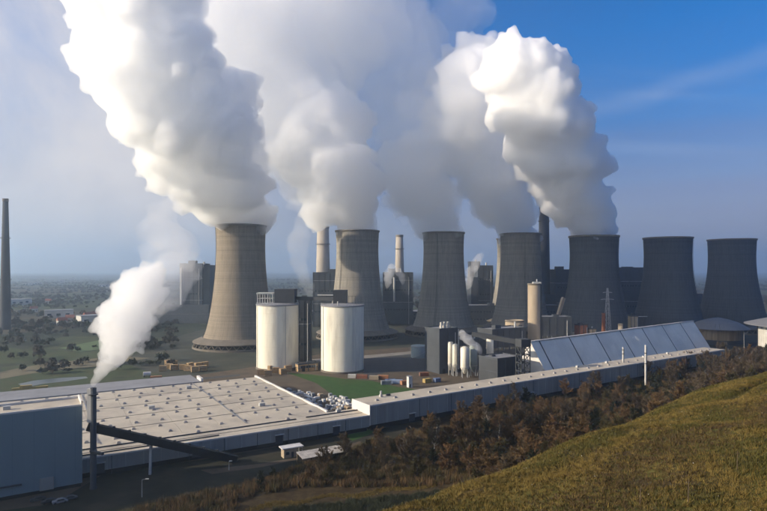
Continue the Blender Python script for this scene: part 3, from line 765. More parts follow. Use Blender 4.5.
# end walls
for x, nm in ((0.25, 'gable_wall'), (AL - .25, 'gable_wall')):
    MB().add([(x - .2, -AB + .2, 0), (x - .2, AB - .2, 0), (x - .2, 0, AZ - .4), (x + .2, -AB + .2, 0), (x + .2, AB - .2, 0), (x + .2, 0, AZ - .4)],
             [(0,2,1), (3,4,5), (0,1,4,3), (1,2,5,4), (2,0,3,5)]).build(nm, M_white, af)
def slope_quad(x0, x1, side, off0, off1, lo=0.0, hi=1.0):
    """A slab lying on the pitched roof, off0..off1 measured along its normal."""
    L_ = math.hypot(AB, AZ); nrm = Vector((0, side * AZ / L_, AB / L_))
    a = Vector((0, side * AB, 0)); b = Vector((0, 0, AZ))
    p, q = a.lerp(b, lo), a.lerp(b, hi)
    mk = lambda x, pt, o: Vector((x, 0, 0)) + pt + nrm * o
    return [mk(x0, p, off0), mk(x1, p, off0), mk(x1, q, off0), mk(x0, q, off0), mk(x0, p, off1), mk(x1, p, off1), mk(x1, q, off1), mk(x0, q, off1)]
ribs = [9.5 + i * 34.4 for i in range(7)]
edges = [0.0] + ribs + [AL]
for i in range(len(edges) - 1):
    x0 = edges[i] + (0.7 if i else 0.0); x1 = edges[i+1] - (0.7 if i < len(edges) - 2 else 0.0)
    n = max(1, round((x1 - x0) / 5.6))
    for j in range(n):
        for k in range(3):
            p0 = x0 + (x1 - x0) * j / n + 0.04; p1 = x0 + (x1 - x0) * (j + 1) / n - 0.04
            MB().hexa(slope_quad(p0, p1, -1, 0.0, 0.22, k / 3 + .001, (k + 1) / 3 - .001)).build('roof_panel', M_slope, af)
for x in ribs:
    MB().hexa(slope_quad(x - .68, x + .68, -1, -0.25, 0.02)).build('rib_gutter', M_dark, af)
MB().hexa(slope_quad(0, AL, 1, 0.0, 0.22)).build('rear_slope', M_slope, af)
MB().box(-.3, AL + .3, -.9, .9, AZ - .1, AZ + .55).build('ridge_cap', M_white, af)
# conveyor tower against the gable
ct = thing('conveyor_tower', 'open dark steel lattice tower in front of the white gable', 'tower', (XU(523, 352), 352), R(20))
cm = MB()
for x in (-3, 3):
    for y in (-3, 3):
        cm.bar((x, y, 0), (x, y, 25), .6)
for k in range(5):
    z0, z1 = k * 5, k * 5 + 5
    for x in (-3, 3): cm.bar((x, -3, z0), (x, 3, z1), .35); cm.bar((x, -3, z1), (x, 3, z1), .4)
    for y in (-3, 3): cm.bar((-3, y, z0), (3, y, z1), .35); cm.bar((-3, y, z1), (3, y, z1), .4)
cm.build('lattice', M_darksteel, ct)
MB().box(-3.4, 3.4, -3.4, 3.4, 25.1, 29.5).build('head_house', M_dark, ct)
MB().bar((0, 3, 27), (-22, 24, 31), 3.2, 2.8).build('gallery', M_dark, ct)

# ------------------------------------------------------------------ blue-grey warehouse at the left edge, stack and conveyor
wh = thing('warehouse', 'tall windowless blue grey warehouse at the lower left corner', 'building', (-100.3, 189.8), R(33))
MB().box(-70, 0, 0.0, 12.0, 1.2, 27).build('wall', M_blue, wh)
MB().box(-69.6, -.4, 0.3, 11.7, 0, 1.2).build('plinth', M_plinth, wh)
MB().box(-70, -.3, 0.3, 11.7, 27.01, 27.2).build('roof', M_roof, wh)
MB().box(-70, .1, -.1, .3, 26.8, 27.35).box(-.3, .1, .3, 12.1, 26.8, 28.4).box(-70, -.31, 11.7, 12.1, 26.8, 27.9).build('parapet', M_white, wh)
for j in range(12):
    MB().box(-66 + j * 5.8, -65.85 + j * 5.8, -.06, -.002, 1.4, 26.7).build('panel_joint', mat('joint_grey', (0.17, 0.225, 0.25), .6, .05, .2), wh)
MB().box(-60, -17, -.5, -.07, 4.0, 4.5).build('loading_canopy', M_dark2, wh)
MB().box(-12.2, -8.2, -.35, -.01, 1.0, 5.0).build('roller_door', M_wall, wh)
for x in (-40, -22):
    MB().box(x, x + 2, 5, 6.4, 27.21, 28.3).build('roof_unit', M_steel, wh)
st = thing('exhaust_stack', 'dark free-standing exhaust stack with a white steam trail at its mouth', 'stack', (-95.6, 187.8))
MB().lathe([(1.15, 0), (.98, 1.5), (.95, 33.2), (.7, 33.2), (.7, 30)], 24).build('pipe', M_dark2, st, True)
MB().lathe([(.96, 30.8), (1.5, 30.9), (1.5, 31.2), (.96, 31.2)], 24).build('platform', M_darksteel, st)
MB().lathe([(.97, 12.2), (1.15, 12.25), (1.15, 12.7), (.97, 12.75)], 24).build('collar', M_darksteel, st)
MB().box(-1.6, -.4, -.9, .9, 22, 33.0).build('cable_tray', M_render, st)
cv = thing('conveyor', 'black covered conveyor sloping down from the warehouse to the yard', 'conveyor', (-100.0, 191.5))
pA, pB = Vector((0.4, 0.4, 19.4)), Vector((44.5, 25.5, 0.6))
pB = Vector((G(236, 461)[0] + 100.0, G(236, 461)[1] - 191.5, 0.7))
MB().bar(pA, pB, 2.6, 2.7).build('gallery', M_plinth, cv)
for k in range(9):
    p = pA.lerp(pB, (k + .6) / 10)
    MB().box(p.x - .4, p.x + .4, p.y - .4, p.y + .4, p.z + 1.2, p.z + 1.95).build('roof_vent', M_darksteel, cv)
pm = pA.lerp(pB, 0.40)
MB().bar((pm.x - .2, pm.y - .4, 0), (pm.x, pm.y, pm.z - 1.3), .8).bar((pm.x - 1.4, pm.y, pm.z - 1.4), (pm.x + 1.4, pm.y, pm.z - 1.4), .5).build('support_leg', M_steel, cv)
MB().bar((.3, -1.5, 12.5), (4.8, -3.2, 12.5), .8).build('flue_duct', M_darksteel, st)

# small things in front of the warehouse
sb = thing('gatehouse', 'small white roofed hut beside the yard track', 'hut', G(289, 456.5), R(30))
MB().box(-2.6, 2.6, -1.6, 1.6, 0, 3.6).build('wall', M_tan, sb)
MB().box(-3.4, 5.2, -2.1, 2.1, 3.62, 4.0).build('roof', M_white, sb)
MB().box(.4, 1.3, -1.66, -1.58, 0, 2.2).build('door', M_dark, sb)
MB().box(-1.8, -.5, -1.66, -1.58, 1.3, 2.4).build('window', M_glass, sb)
MB().bar((4.8, -1.7, 0), (4.8, -1.7, 3.6), .2).bar((4.8, 1.7, 0), (4.8, 1.7, 3.6), .2).build('post', M_steel, sb)
lt = thing('open_shed', 'open lean-to shed with a rusty pale roof among the trees', 'shed', G(322, 461), R(30))
for j in range(6):
    MB().hexa([(-9 + j*3.02, -3, 3.0), (-6.05 + j*3.02, -3, 3.0), (-6.05 + j*3.02, 3.4, 3.8), (-9 + j*3.02, 3.4, 3.8), (-9 + j*3.02, -3, 3.12), (-6.05 + j*3.02, -3, 3.12), (-6.05 + j*3.02, 3.4, 3.92), (-9 + j*3.02, 3.4, 3.92)]).build('roof_sheet', mat('patchy_roof_sheet', (0.42, 0.38, 0.33), 0.6, 0.45, 0.5), lt)
for x in (-8.6, -3, 3, 8.6):
    for y, z in ((-2.6, 3.0), (3.0, 3.7)):
        MB().bar((x, y, 0), (x, y, z), .25).build('post', M_bark, lt)
MB().box(-8.8, 8.8, 3.05, 3.2, 0, 3.6).build('rear_wall', M_tan, lt)

def parked_car(u, v, paint, label, rz):  # body paints are darkened to carry the warehouse shade
    t = thing('parked_car', label, 'car', G(u, v), rz, 'cars parked below the warehouse wall')
    b = MB()
    for y in (0,):
        prof = [(-2.1, .35), (-2.15, .8), (-1.9, .95), (-1.1, 1.0), (-.6, 1.42), (.8, 1.45), (1.5, 1.0), (2.1, .85), (2.15, .4)]
        n = len(prof)
        vs_ = [(x, -.85 + (.12 if z > 1.2 else 0), z) for x, z in prof] + [(x, .85 - (.12 if z > 1.2 else 0), z) for x, z in prof]
        b.add(vs_, [tuple(range(n)), tuple(range(2*n-1, n-1, -1))] + [(i, i + n, (i+1) % n + n, (i+1) % n) for i in range(n)])
    b.build('body', paint, t)
    MB().hexa([(-1.0, -.86, 1.0), (1.4, -.86, 1.0), (1.4, .86, 1.0), (-1.0, .86, 1.0), (-.6, -.75, 1.38), (.8, -.75, 1.38), (.8, .75, 1.38), (-.6, .75, 1.38)]).build('window', M_glass, t)
    for x in (-1.35, 1.35):
        for y in (-.8, .8):
            MB().tube((x, y - .1, .33), (x, y + .1, .33), .33, .33, 12).build('wheel', M_plinth, t)
parked_car(38, 501, M_darksteel, 'leftmost car parked below the warehouse, darkened for shade', R(35))
parked_car(60, 503, M_wrap2, 'palest car parked below the warehouse roller door, greyed for shade', R(35))
parked_car(70, 500, M_boiler, 'rightmost car parked below the warehouse, darkened for shade', R(35))
parked_car(49, 503, M_dark2, 'car parked below the warehouse left of the palest one, darkened for shade', R(35))
def lamp_post(u, v, h, label, arm=1.6, rz=0):
    t = thing('lamp_post', label, 'lamp post', G(u, v), rz)
    MB().tube((0, 0, 0), (0, 0, h), .14, .09, 8).build('pole', M_steel, t)
    MB().bar((0, 0, h), (arm, 0, h + .25), .12).build('arm', M_steel, t)
    MB().box(arm - .5, arm + .5, -.2, .2, h + .15, h + .4).build('lamp_head', M_render, t)
lamp_post(142, 497, 5.5, 'small lamp post standing alone in the dark front yard')
lamp_post(744, 351, 16, 'tall floodlight mast in front of the wooden round store', 3.0)
lamp_post(229, 470, 3.0, 'short post by the end of the sloping conveyor', .6)
# ------------------------------------------------------------------ dark process plant with slim silos
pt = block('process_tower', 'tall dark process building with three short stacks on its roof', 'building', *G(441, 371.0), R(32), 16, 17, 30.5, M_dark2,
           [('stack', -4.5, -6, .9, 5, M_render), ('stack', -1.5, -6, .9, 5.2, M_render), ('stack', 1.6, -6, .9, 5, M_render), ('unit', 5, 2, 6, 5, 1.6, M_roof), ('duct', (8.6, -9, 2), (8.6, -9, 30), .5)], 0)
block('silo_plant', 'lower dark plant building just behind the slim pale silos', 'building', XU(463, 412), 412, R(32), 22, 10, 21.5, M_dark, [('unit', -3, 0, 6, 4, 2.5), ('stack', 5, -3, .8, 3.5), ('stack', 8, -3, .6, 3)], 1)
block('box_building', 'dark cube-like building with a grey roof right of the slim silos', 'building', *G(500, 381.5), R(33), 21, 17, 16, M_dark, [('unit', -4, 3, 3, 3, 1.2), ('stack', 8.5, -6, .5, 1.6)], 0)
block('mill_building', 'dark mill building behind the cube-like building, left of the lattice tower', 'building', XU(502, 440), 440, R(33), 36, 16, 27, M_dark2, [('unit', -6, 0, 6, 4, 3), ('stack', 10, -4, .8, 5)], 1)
def slim_silo(u, Y, r, ztop, zleg, label, m):
    t = thing('slim_silo', label, 'silo', (XU(u, Y), Y), 0, 'slim silos of the process plant')
    MB().lathe([(.5, zleg - 1.2), (r, zleg + 3.0), (r, ztop), (r * .55, ztop + 1.1), (.01, ztop + 1.3)], 24, cap0=True).build('vessel', m, t, True)
    MB().lathe([(r + .02, zleg + 3), (r + .18, zleg + 3.05), (r + .18, zleg + 3.5), (r + .02, zleg + 3.55)], 24).build('ring_beam', M_steel, t)
    for k in range(4):
        a = math.pi / 4 + k * math.pi / 2
        MB().bar((r * .9 * math.cos(a), r * .9 * math.sin(a), 0), (r * .9 * math.cos(a), r * .9 * math.sin(a), zleg + 3.1), .4).build('leg', M_steel, t)
    rl = MB()
    for k in range(12):
        a = k * math.pi / 6; b = (k + 1) * math.pi / 6
        rl.bar((r * math.cos(a), r * math.sin(a), ztop), (r * math.cos(a), r * math.sin(a), ztop + 1.2), .1); rl.bar((r * math.cos(a), r * math.sin(a), ztop + 1.2), (r * math.cos(b), r * math.sin(b), ztop + 1.2), .1)
    rl.build('railing', M_steel, t)
    MB().tube((r + .3, 0, 0), (r + .3, 0, ztop + 1), .15, .15, 6).build('fill_pipe', M_steel, t)
Ys = 388
slim_silo(450.2, Ys + 3, 1.55, 21.5, 4.5, 'narrow cream silo, left one of a touching pair beside the dark tower', M_silo)
slim_silo(454.6, Ys - 1, 1.55, 20.5, 4.5, 'narrow cream silo, right one of a touching pair beside the dark tower', M_silo)
slim_silo(464.7, Ys - 6, 2.85, 19.5, 3.5, 'widest cream silo, in the middle of the process plant', M_silo)
slim_silo(473.2, Ys - 1, 2.6, 20.0, 4.0, 'shaded silo just right of the widest cream silo', mat('shaded_silo_paint', (0.30, 0.34, 0.32), 0.6, 0.1, 0.2))  # shade on this silo is put into its darker paint
slim_silo(490, 425, 2.6, 22.0, 4.0, 'pale silo standing behind the cube-like building', M_silo)
tk = thing('round_tank', 'low pale green round tank by the asphalt yard', 'tank', (XU(419, 470), 470))
MB().lathe([(6.6, 0), (6.6, 9.5), (6.2, 9.9), (.1, 10.8)], 40).build('vessel', mat('pale_green_tank', (0.28, 0.33, 0.32), 0.6, 0.08, 0.15), tk, True)
MB().lathe([(6.62, 9.0), (6.8, 9.05), (6.8, 9.6), (6.62, 9.65)], 40).build('rim', M_steel, tk)
sp_ = MB()
for k in range(24):
    a0_, a1_ = k * .13, (k + 1) * .13
    sp_.bar((7.0 * math.cos(a0_ - 2.6), 7.0 * math.sin(a0_ - 2.6), k * .4), (7.0 * math.cos(a1_ - 2.6), 7.0 * math.sin(a1_ - 2.6), k * .4 + .4), .3)
sp_.build('stair', M_steel, tk)

# tan concrete silos behind the A-frame
def tan_silo(u, Y, r, H, label):
    t = thing('concrete_silo', label, 'silo', (XU(u, Y), Y))
    MB().lathe([(r, 0), (r, H), (r - .6, H), (r - .6, H - .6), (.1, H - .5)], 40).build('shell', M_tan, t, True)
    MB().lathe([(r + .02, H - 1.4), (r + .3, H - 1.3), (r + .3, H - .2), (r + .02, H - .1)], 40).build('rim', M_skirt, t)
    return t
ts1 = tan_silo(534, 470, 5.0, 61, 'tall slim tan concrete silo in front of the fourth cooling tower')
MB().box(-1, 5.4, -2, 2, 60.6, 62.2).tube((2.4, 0, 62.2), (2.4, 0, 64.4), .5, .5, 8).build('head_unit', M_steel, ts1)
MB().bar((5.7, 0, 0), (5.7, 0, 60), 1.2).build('stair_tower', M_dark2, ts1)
ts2 = tan_silo(514.5, 462, 7.4, 31.5, 'short wide tan concrete silo left of the tall slim one')
MB().box(1.5, 4.5, -7.5, -7.0, 22, 28).build('hatch', M_dark, ts2)
cg = thing('inclined_conveyor', 'sunlit tan conveyor rising steeply in front of the squat steaming tower', 'conveyor', (XU(556, 540), 540))
MB().bar((0, 0, ZV(320, 540) - 2), (XU(565.5, 540) - XU(556, 540), 6, ZV(298, 540)), 2.4, 3.2).build('gallery', M_tan, cg)
MB().bar((0, 0, 0), (0, 0, ZV(320, 540)), 1.5).bar((5.5, 3.2, 0), (5.5, 3.2, 32), 1.0).build('trestle', M_darksteel, cg)
block('crusher_house', 'dark low crusher building right of the tall tan silo', 'building', XU(553, 500), 500, 0, 26, 18, 31, M_dark2, [('unit', 2, 0, 5, 5, 2)], 1)
block('brick_shed', 'small brown brick building showing above the ridge of the pitched store', 'building', XU(581, 500), 500, R(20), 8.5, 7, 24.0, M_brick, [('unit', -1, 0, 3, 3, 2)], 1)
block('pump_house', 'small dark hut right of the brown brick building above the ridge', 'building', XU(591, 505), 505, R(10), 7, 6, 20, M_tan, [('stack', 1, 0, .5, 2)], 1)
ck = thing('brick_chimney', 'short red brick chimney in front of the squat steaming tower', 'chimney', (XU(603.5, 520), 520))
MB().lathe([(2.0, 0), (1.5, ZV(313, 520) - 1), (1.7, ZV(313, 520) - 1), (1.7, ZV(313, 520)), (1.1, ZV(313, 520)), (1.1, 26)], 20).build('shaft', M_brick, ck, True)
block('switch_tower', 'brown narrow tower block between the squat steaming tower and the first idle one', 'tower', XU(633, 560), 560, 0, 7, 7, ZV(316, 560), M_tan, [('unit', 0, 0, 3, 3, 3), ('duct', (3, 0, ZV(316.5, 560)), (14, 0, ZV(316.5, 560)), .35)], 1)
tan_silo(620.5, 505, 2.0, 24.5, 'small pale vent silo peeping over the ridge of the pitched store')
py = thing('power_pylon', 'thin lattice power pylon in front of the squat steaming tower', 'pylon', (XU(607.5, 545), 545))
pm_ = MB(); PH = ZV(288, 545)
for sx_ in (-1, 1):
    for sy_ in (-1, 1):
        pm_.bar((sx_ * 3.2, sy_ * 3.2, 0), (sx_ * .5, sy_ * .5, PH), .28)
for k in range(12):
    f0, f1 = k / 12, (k + 1) / 12; w0 = 3.2 + (.5 - 3.2) * f0; w1 = 3.2 + (.5 - 3.2) * f1
    for a, b in (((-w0, -w0), (w1, -w1)), ((w0, -w0), (-w1, -w1)), ((-w0, w0), (w1, w1)), ((-w0, -w0), (-w1, w1)), ((w0, -w0), (w1, w1))):
        pm_.bar((*a, PH * f0), (*b, PH * f1), .16)
pm_.build('lattice', M_steel, py)
for z, w in ((PH * .92, 4.5), (PH * .80, 6.5)):
    MB().bar((-w, 0, z), (w, 0, z), .3).bar((-w, 0, z), (0, 0, z + 1.6), .18).bar((w, 0, z), (0, 0, z + 1.6), .18).build('cross_arm', M_steel, py)

# round stores at the right
def round_store(X, Y, r, rw, zw, zp, m, label, nrib):
    t = thing('round_store', label, 'building', (X, Y))
    MB().lathe([(rw - .3, 0), (rw - .3, zw)], 72).build('wall', M_plinth, t)
    n = nrib
    bd = MB().box(rw - .32, rw + .02, -math.pi * rw / n * .93, math.pi * rw / n * .93, 4.2, zw - .1)
    bm_ = bd.mesh('wall_board', m)
    for k in range(n):
        a = 2 * math.pi * (k + .5) / n
        if math.sin(a) < 0.35: link('wall_board', bm_, t, rz=a)
    MB().lathe([(rw + .25, 0), (rw + .25, 4.0), (rw - .2, 4.1)], 72).build('plinth', M_dark2, t)
    nn = 40
    for k in range(nn):
        a, b = 2 * math.pi * k / nn + .004, 2 * math.pi * (k + 1) / nn - .004
        pts = [(r, zw - (r - rw) * (zp - zw) / r * .9), (r * .66, zw + (zp - zw) * .46), (r * .33, zw + (zp - zw) * .80), (.6, zp)]
        s_ = MB(); vs_ = []
        for rr_, z in pts: vs_ += [(rr_ * math.cos(a), rr_ * math.sin(a), z), (rr_ * math.cos(b), rr_ * math.sin(b), z)]
        for rr_, z in pts: vs_ += [(rr_ * math.cos(a), rr_ * math.sin(a), z - .35), (rr_ * math.cos(b), rr_ * math.sin(b), z - .35)]
        s_.add(vs_, [(2*i, 2*i+1, 2*i+3, 2*i+2) for i in range(3)] + [(8+2*i, 10+2*i, 11+2*i, 9+2*i) for i in range(3)] + [(0, 8, 9, 1)])
        s_.build('roof_segment', M_dome, t)
    return t
round_store(XU(718, 566), 566, 27.5, 21.5, 16.5, 25.0, M_wood_wall, 'round store with timber board wall and shallow grey dome', 54)
rs2 = round_store(366, 484, 51, 41, 26.5, 34.0, M_render, 'larger round store with pale wall cut off by the right edge', 70)

# ------------------------------------------------------------------ containers, pallets, timber, odds and ends in the yard
def container(u, v, m, label, L_=6.1, rz=0.0, z=0.0):
    x, y = G(u, v)
    t = thing('shipping_container', label, 'container', (x, y, z), rz)
    MB().box(-L_/2, L_/2, -1.2, 1.2, .12, 2.55).build('body', m, t)
    rb = MB()
    for k in range(int(L_ / .6)):
        xx = -L_/2 + .3 + k * .6
        rb.box(xx, xx + .25, -1.27, -1.201, .3, 2.4).box(xx, xx + .25, 1.201, 1.27, .3, 2.4)
    tag(rb.build('corrugations', m, t), kind='stuff')
    for sx_ in (-1, 1):
        for sy_ in (-1, 1):
            MB().box(sx_ * L_/2 - .1, sx_ * L_/2 + .1, sy_ * 1.22 - .1, sy_ * 1.22 + .1, 0, 2.65).build('corner_post', m, t)
    d = MB().box(-L_/2 - .08, -L_/2 - .002, -1.1, 1.1, .2, 2.45).build('door', m, t)
    MB().bar((-L_/2 - .12, -.4, .3), (-L_/2 - .12, -.4, 2.4), .08).bar((-L_/2 - .12, .4, .3), (-L_/2 - .12, .4, 2.4), .08).build('lock_bar', M_steel, d)
    return t
def box_store(u, v, w, d, h, m, label, rz=0.0):
    """A taller site cabin."""
    t = thing('site_cabin', label, 'cabin', G(u, v), rz)
    MB().box(-w/2, w/2, -d/2, d/2, 0, h).build('wall', m, t)
    MB().box(-w/2 - .2, w/2 + .2, -d/2 - .2, d/2 + .2, h + .01, h + .3).build('roof', M_roof_grey, t)
    MB().box(-w/2 + .5, -w/2 + 1.5, -d/2 - .05, -d/2 + .02, 0, 2.1).build('door', M_dark2, t)
    return t
container(386, 384.5, M_wrap2, 'grey container left of the blue ones beyond the lawn', rz=R(12))
container(390.5, 383, M_cblue, 'dark blue container, left one of two blue ones beyond the lawn', rz=R(15))
container(396, 383.5, mat('light_blue_paint', (0.26, 0.33, 0.46), .6, .1, .4), 'light blue container, right one of two beyond the lawn', 8.0, R(-12))
container(404.5, 384.5, M_orange, 'orange container between the light blue one and the tall white cabin', 5.0, R(30))
box_store(409.5, 387.2, 2.6, 2.4, 6.6, M_white, 'tall narrow white cabin beyond the lawn, right of the orange container', R(30))
container(427, 382.5, M_yellow, 'yellow container on the sandy yard before the dark process tower', 5.0, R(35))
container(437, 382, M_cblue, 'small blue container right of the yellow one', 4.0, R(35))
container(424, 376, M_brick, 'rust red container behind the yellow one', 6.0, R(10))
container(362, 378.5, M_brick, 'rust brown container at the lawn edge right of the cream silo', 7.0, R(-6))
container(374, 379.5, M_tan, 'tan container at the lawn edge, second right of the cream silo', 6.0, R(-8))
container(383, 379, M_orange, 'faded orange container behind the grey one at the lawn edge', 7.0, R(-8))
container(352, 378, M_render, 'pale container at the foot of the right cream silo', 5.0, R(-6))
container(156, 379.8, M_orange, 'orange container behind the skylit hall roof', 7.0, R(20))
yl = thing('yellow_loader_bridge', 'long low yellow gantry lying behind the warehouse roof', 'gantry', G(28, 393.5), R(27))
MB().bar((-8, 0, 3.2), (10, 0, 3.2), 1.6, 1.2).build('beam', M_yellow, yl)
for x in (-7, 0, 9): MB().bar((x, -1.2, 0), (x, 0, 3), .4).bar((x, 1.2, 0), (x, 0, 3), .4).build('leg', M_yellow, yl)
MB().box(-4, 2, -1.1, 1.1, 3.9, 5.0).build('hopper', M_yellow, yl)
wt_ = thing('white_tank', 'small white tank trailer behind the hall roof', 'tank', G(147, 376.8), R(25))
MB().tube((-2.4, 0, 2.0), (2.4, 0, 2.0), 1.5, 1.5, 16).build('vessel', M_white, wt_, False)
MB().box(-2.2, -1.6, -1.2, 1.2, 0, 1.2).box(1.6, 2.2, -1.2, 1.2, 0, 1.2).build('cradle', M_darksteel, wt_)

rnd = random.Random(11)
# wrapped pallets beside the hall
def pallet_proto(w, d, h, m, look):
    t = thing('pallet_stack', look + ' pallet stack in the yard strip between skylit hall and lawn', 'pallet', group='pallet stacks beside the hall')
    p = MB()
    for y in (-.42, 0, .42): p.box(-w/2, w/2, y * d - .08, y * d + .08, 0, .12)
    p.box(-w/2, w/2, -d/2, d/2, .121, .16); p.build('pallet', M_timber, t)
    b = .14
    MB().add([(-w/2 + .05, -d/2 + .05, .17), (w/2 - .05, -d/2 + .05, .17), (w/2 - .05, d/2 - .05, .17), (-w/2 + .05, d/2 - .05, .17),
              (-w/2 + .05, -d/2 + .05, h - b), (w/2 - .05, -d/2 + .05, h - b), (w/2 - .05, d/2 - .05, h - b), (-w/2 + .05, d/2 - .05, h - b),
              (-w/2 + b + .1, -d/2 + b + .1, h), (w/2 - b - .1, -d/2 + b + .1, h), (w/2 - b - .1, d/2 - b - .1, h + .06), (-w/2 + b + .1, d/2 - b - .1, h)],
             [(0,3,2,1), (0,1,5,4), (1,2,6,5), (2,3,7,6), (3,0,4,7), (4,5,9,8), (5,6,10,9), (6,7,11,10), (7,4,8,11), (8,9,10,11)]).build('load', m, t)
    return t
protos = [pallet_proto(2.4, 1.6, 1.7, M_wrap, 'white wrapped'), pallet_proto(2.0, 2.0, 2.2, M_wrap2, 'tall grey wrapped'), pallet_proto(3.0, 1.6, 1.3, M_wrap, 'long low white wrapped'), pallet_proto(2.4, 2.0, 1.9, mat('kraft_wrap', (0.33, 0.25, 0.16), .7, .25, .5), 'brown paper wrapped')]
used = [False] * 4
PL = [p['label'].split(' in the yard')[0] for p in protos]
fwd = (math.cos(HD), math.sin(HD))
for i in range(25):
    for j in range(8):
        s_ = -4.6 + j * 3.9 + rnd.uniform(-.4, .4) + i * .10; w_ = 19 + i * 3.2 + rnd.uniform(-.5, .5)
        if rnd.random() < .2 or j > 4.5 + 3.5 * math.sin(i * .16) or (j > 4 and i > 19): continue
        k = rnd.choice([0, 0, 1, 2, 2, 3])
        o = protos[k] if not used[k] else copy_tree(protos[k])
        used[k] = True
        o['label'] = PL[k] + (' at the near end of the yard strip' if i < 8 else ' in the middle of the yard strip' if i < 16 else ' at the far end of the yard strip')
        o.location = (OX + s_ * fwd[0] - w_ * fwd[1], OY + s_ * fwd[1] + w_ * fwd[0], .04); o.rotation_euler.z = HD + rnd.choice((0, 0, R(90))) + rnd.uniform(-.12, .12)
# timber packs
def timber_proto():
    t = thing('timber_stack', 'tan stack of sawn timber packs in the yard behind the hall', 'timber', group='timber stacks behind the hall')
    for k in range(4):
        MB().box(-2.6, 2.6, -1.1, 1.1, .15 + k * 1.0, .95 + k * 1.0).build('timber_pack', M_timber, t)
        for xb in (-2.0, 1.8): MB().box(xb, xb + .2, -1.1, 1.1, k * 1.0 + .001, .149 + k * 1.0).build('bearer', M_bark, t)
    return t
tp = timber_proto(); first = True
for (u, v) in [(163, 371), (169, 369), (174, 370), (174, 366), (183, 370), (188, 371), (190, 368), (195, 372), (198, 368), (203, 371), (205, 367), (168, 365), (261, 375), (268, 376), (276, 373), (283, 374), (288, 371), (271, 371)]:
    o = tp if first else copy_tree(tp); first = False
    o.location = (*G(u, v), .03); o.rotation_euler.z = rnd.uniform(0, 1.2)
    o['label'] = 'tan stack of sawn timber packs in the yard behind the skylit hall' if u < 230 else 'tan timber stack between the hall corner and the left cream silo'
# ------------------------------------------------------------------ bare winter trees
def prisms(segs):
    """segs: (a, b, r0, r1) -> three-sided tapered sticks."""
    V = []; Fc = []
    for a, b, r0, r1 in segs:
        d = (b - a); d.normalize()
        up = Vector((0,0,1)) if abs(d.z) < .9 else Vector((1,0,0))
        x = d.cross(up).normalized(); y = d.cross(x)
        o = len(V)
        for p, r in ((a, r0), (b, r1)):
            for k in range(3):
                t = 2.094 * k; V.append(p + x * (r * math.cos(t)) + y * (r * math.sin(t)))
        for k in range(3):
            j = (k + 1) % 3; Fc.append((o + k, o + j, o + 3 + j, o + 3 + k))
    return V, Fc
def rdir(rg, d, spread):
    v = Vector((rg.gauss(0, 1), rg.gauss(0, 1), rg.gauss(0, 1))).normalized()
    return (d + v * spread).normalized()
def bare_tree(seed, H, stems, limbs, subs, twigs, droop, twig_w, m_twig, m_bark, start=.18, wid=1.0):
    rg = random.Random(seed); trunk = []; fine = []; tw_v = []; tw_f = []
    def twig(p, d, L_):
        side = d.cross(rdir(rg, Vector((0,0,1)), 1.0)).normalized() * twig_w * .5
        tip = p + d * L_; mid = p + d * (L_ * .5) + rdir(rg, d, 1.5) * L_ * .08
        o = len(tw_v); tw_v.extend([p - side, p + side, mid + side * .8, tip, mid - side * .8]); tw_f.append((o, o+1, o+2, o+3, o+4))
    for s_ in range(stems):
        h = H * rg.uniform(.8, 1.0); p = Vector((rg.uniform(-.5, .5), rg.uniform(-.5, .5), 0)) * (0 if stems == 1 else 1.4)
        d = rdir(rg, Vector((0,0,1)), .08 if stems == 1 else .3); n = 6; pts = [p.copy()]
        for k in range(n):
            d = rdir(rg, (d + Vector((0,0,.12))).normalized(), .10); p = p + d * (h * .86 / n); pts.append(p.copy())
        r0 = .018 * h * (1.0 if stems == 1 else .7)
        for k in range(n):
            trunk.append((pts[k], pts[k+1], r0 * (1 - k / n * .85), r0 * (1 - (k + 1) / n * .85)))
        for i in range(limbs):
            f = start + (1 - start) * (i + rg.random()) / limbs; kk = min(n - 1, int(f * n)); base = pts[kk].lerp(pts[kk+1], f * n - kk)
            ang = rg.uniform(0, 6.283); el = rg.uniform(.25, .8) + .35 * f
            dd = Vector((math.cos(ang) * math.cos(el), math.sin(ang) * math.cos(el), math.sin(el)))
            LL_ = h * (.42 - .22 * f) * rg.uniform(.75, 1.15) * wid; q = base.copy(); lim = [q.copy()]
            for k in range(3):
                dd = rdir(rg, (dd + Vector((0,0,.12 - droop))).normalized(), .2); q = q + dd * LL_ / 3; lim.append(q.copy())
            rl = max(.03, r0 * .45 * (1 - f * .5))
            for k in range(3): trunk.append((lim[k], lim[k+1], rl * (1 - k / 3.4), rl * (1 - (k + 1) / 3.4)))
            for j in range(subs):
                g = .2 + .8 * (j + rg.random()) / subs; kk2 = min(2, int(g * 3)); b = lim[kk2].lerp(lim[kk2+1], g * 3 - kk2)
                d2 = rdir(rg, (dd + Vector((0,0,.2 - droop))).normalized(), .75); l2 = LL_ * .42 * rg.uniform(.6, 1.1); e = b + d2 * l2
                fine.append((b, e, .035, .015))
                for t_ in range(twigs):
                    pp = b.lerp(e, .15 + .85 * rg.random()); twig(pp, rdir(rg, (d2 + Vector((0,0,.15 - droop))).normalized(), .7), l2 * rg.uniform(.35, .75))
    V, Fc = prisms(trunk); mt = bpy.data.meshes.new('trunk'); mt.from_pydata(V, [], Fc); mt.materials.append(m_bark)
    V, Fc = prisms(fine); o = len(V); V = V + tw_v; Fc = Fc + [tuple(i + o for i in f) for f in tw_f]
    mc = bpy.data.meshes.new('crown'); mc.from_pydata(V, [], Fc); mc.materials.append(m_twig)
    return mt, mc
T_brown = mat('brown_twigs', (0.13, 0.08, 0.036), 0.9, 0.35, 0.35)
T_red = mat('russet_twigs', (0.155, 0.088, 0.038), 0.9, 0.35, 0.35)
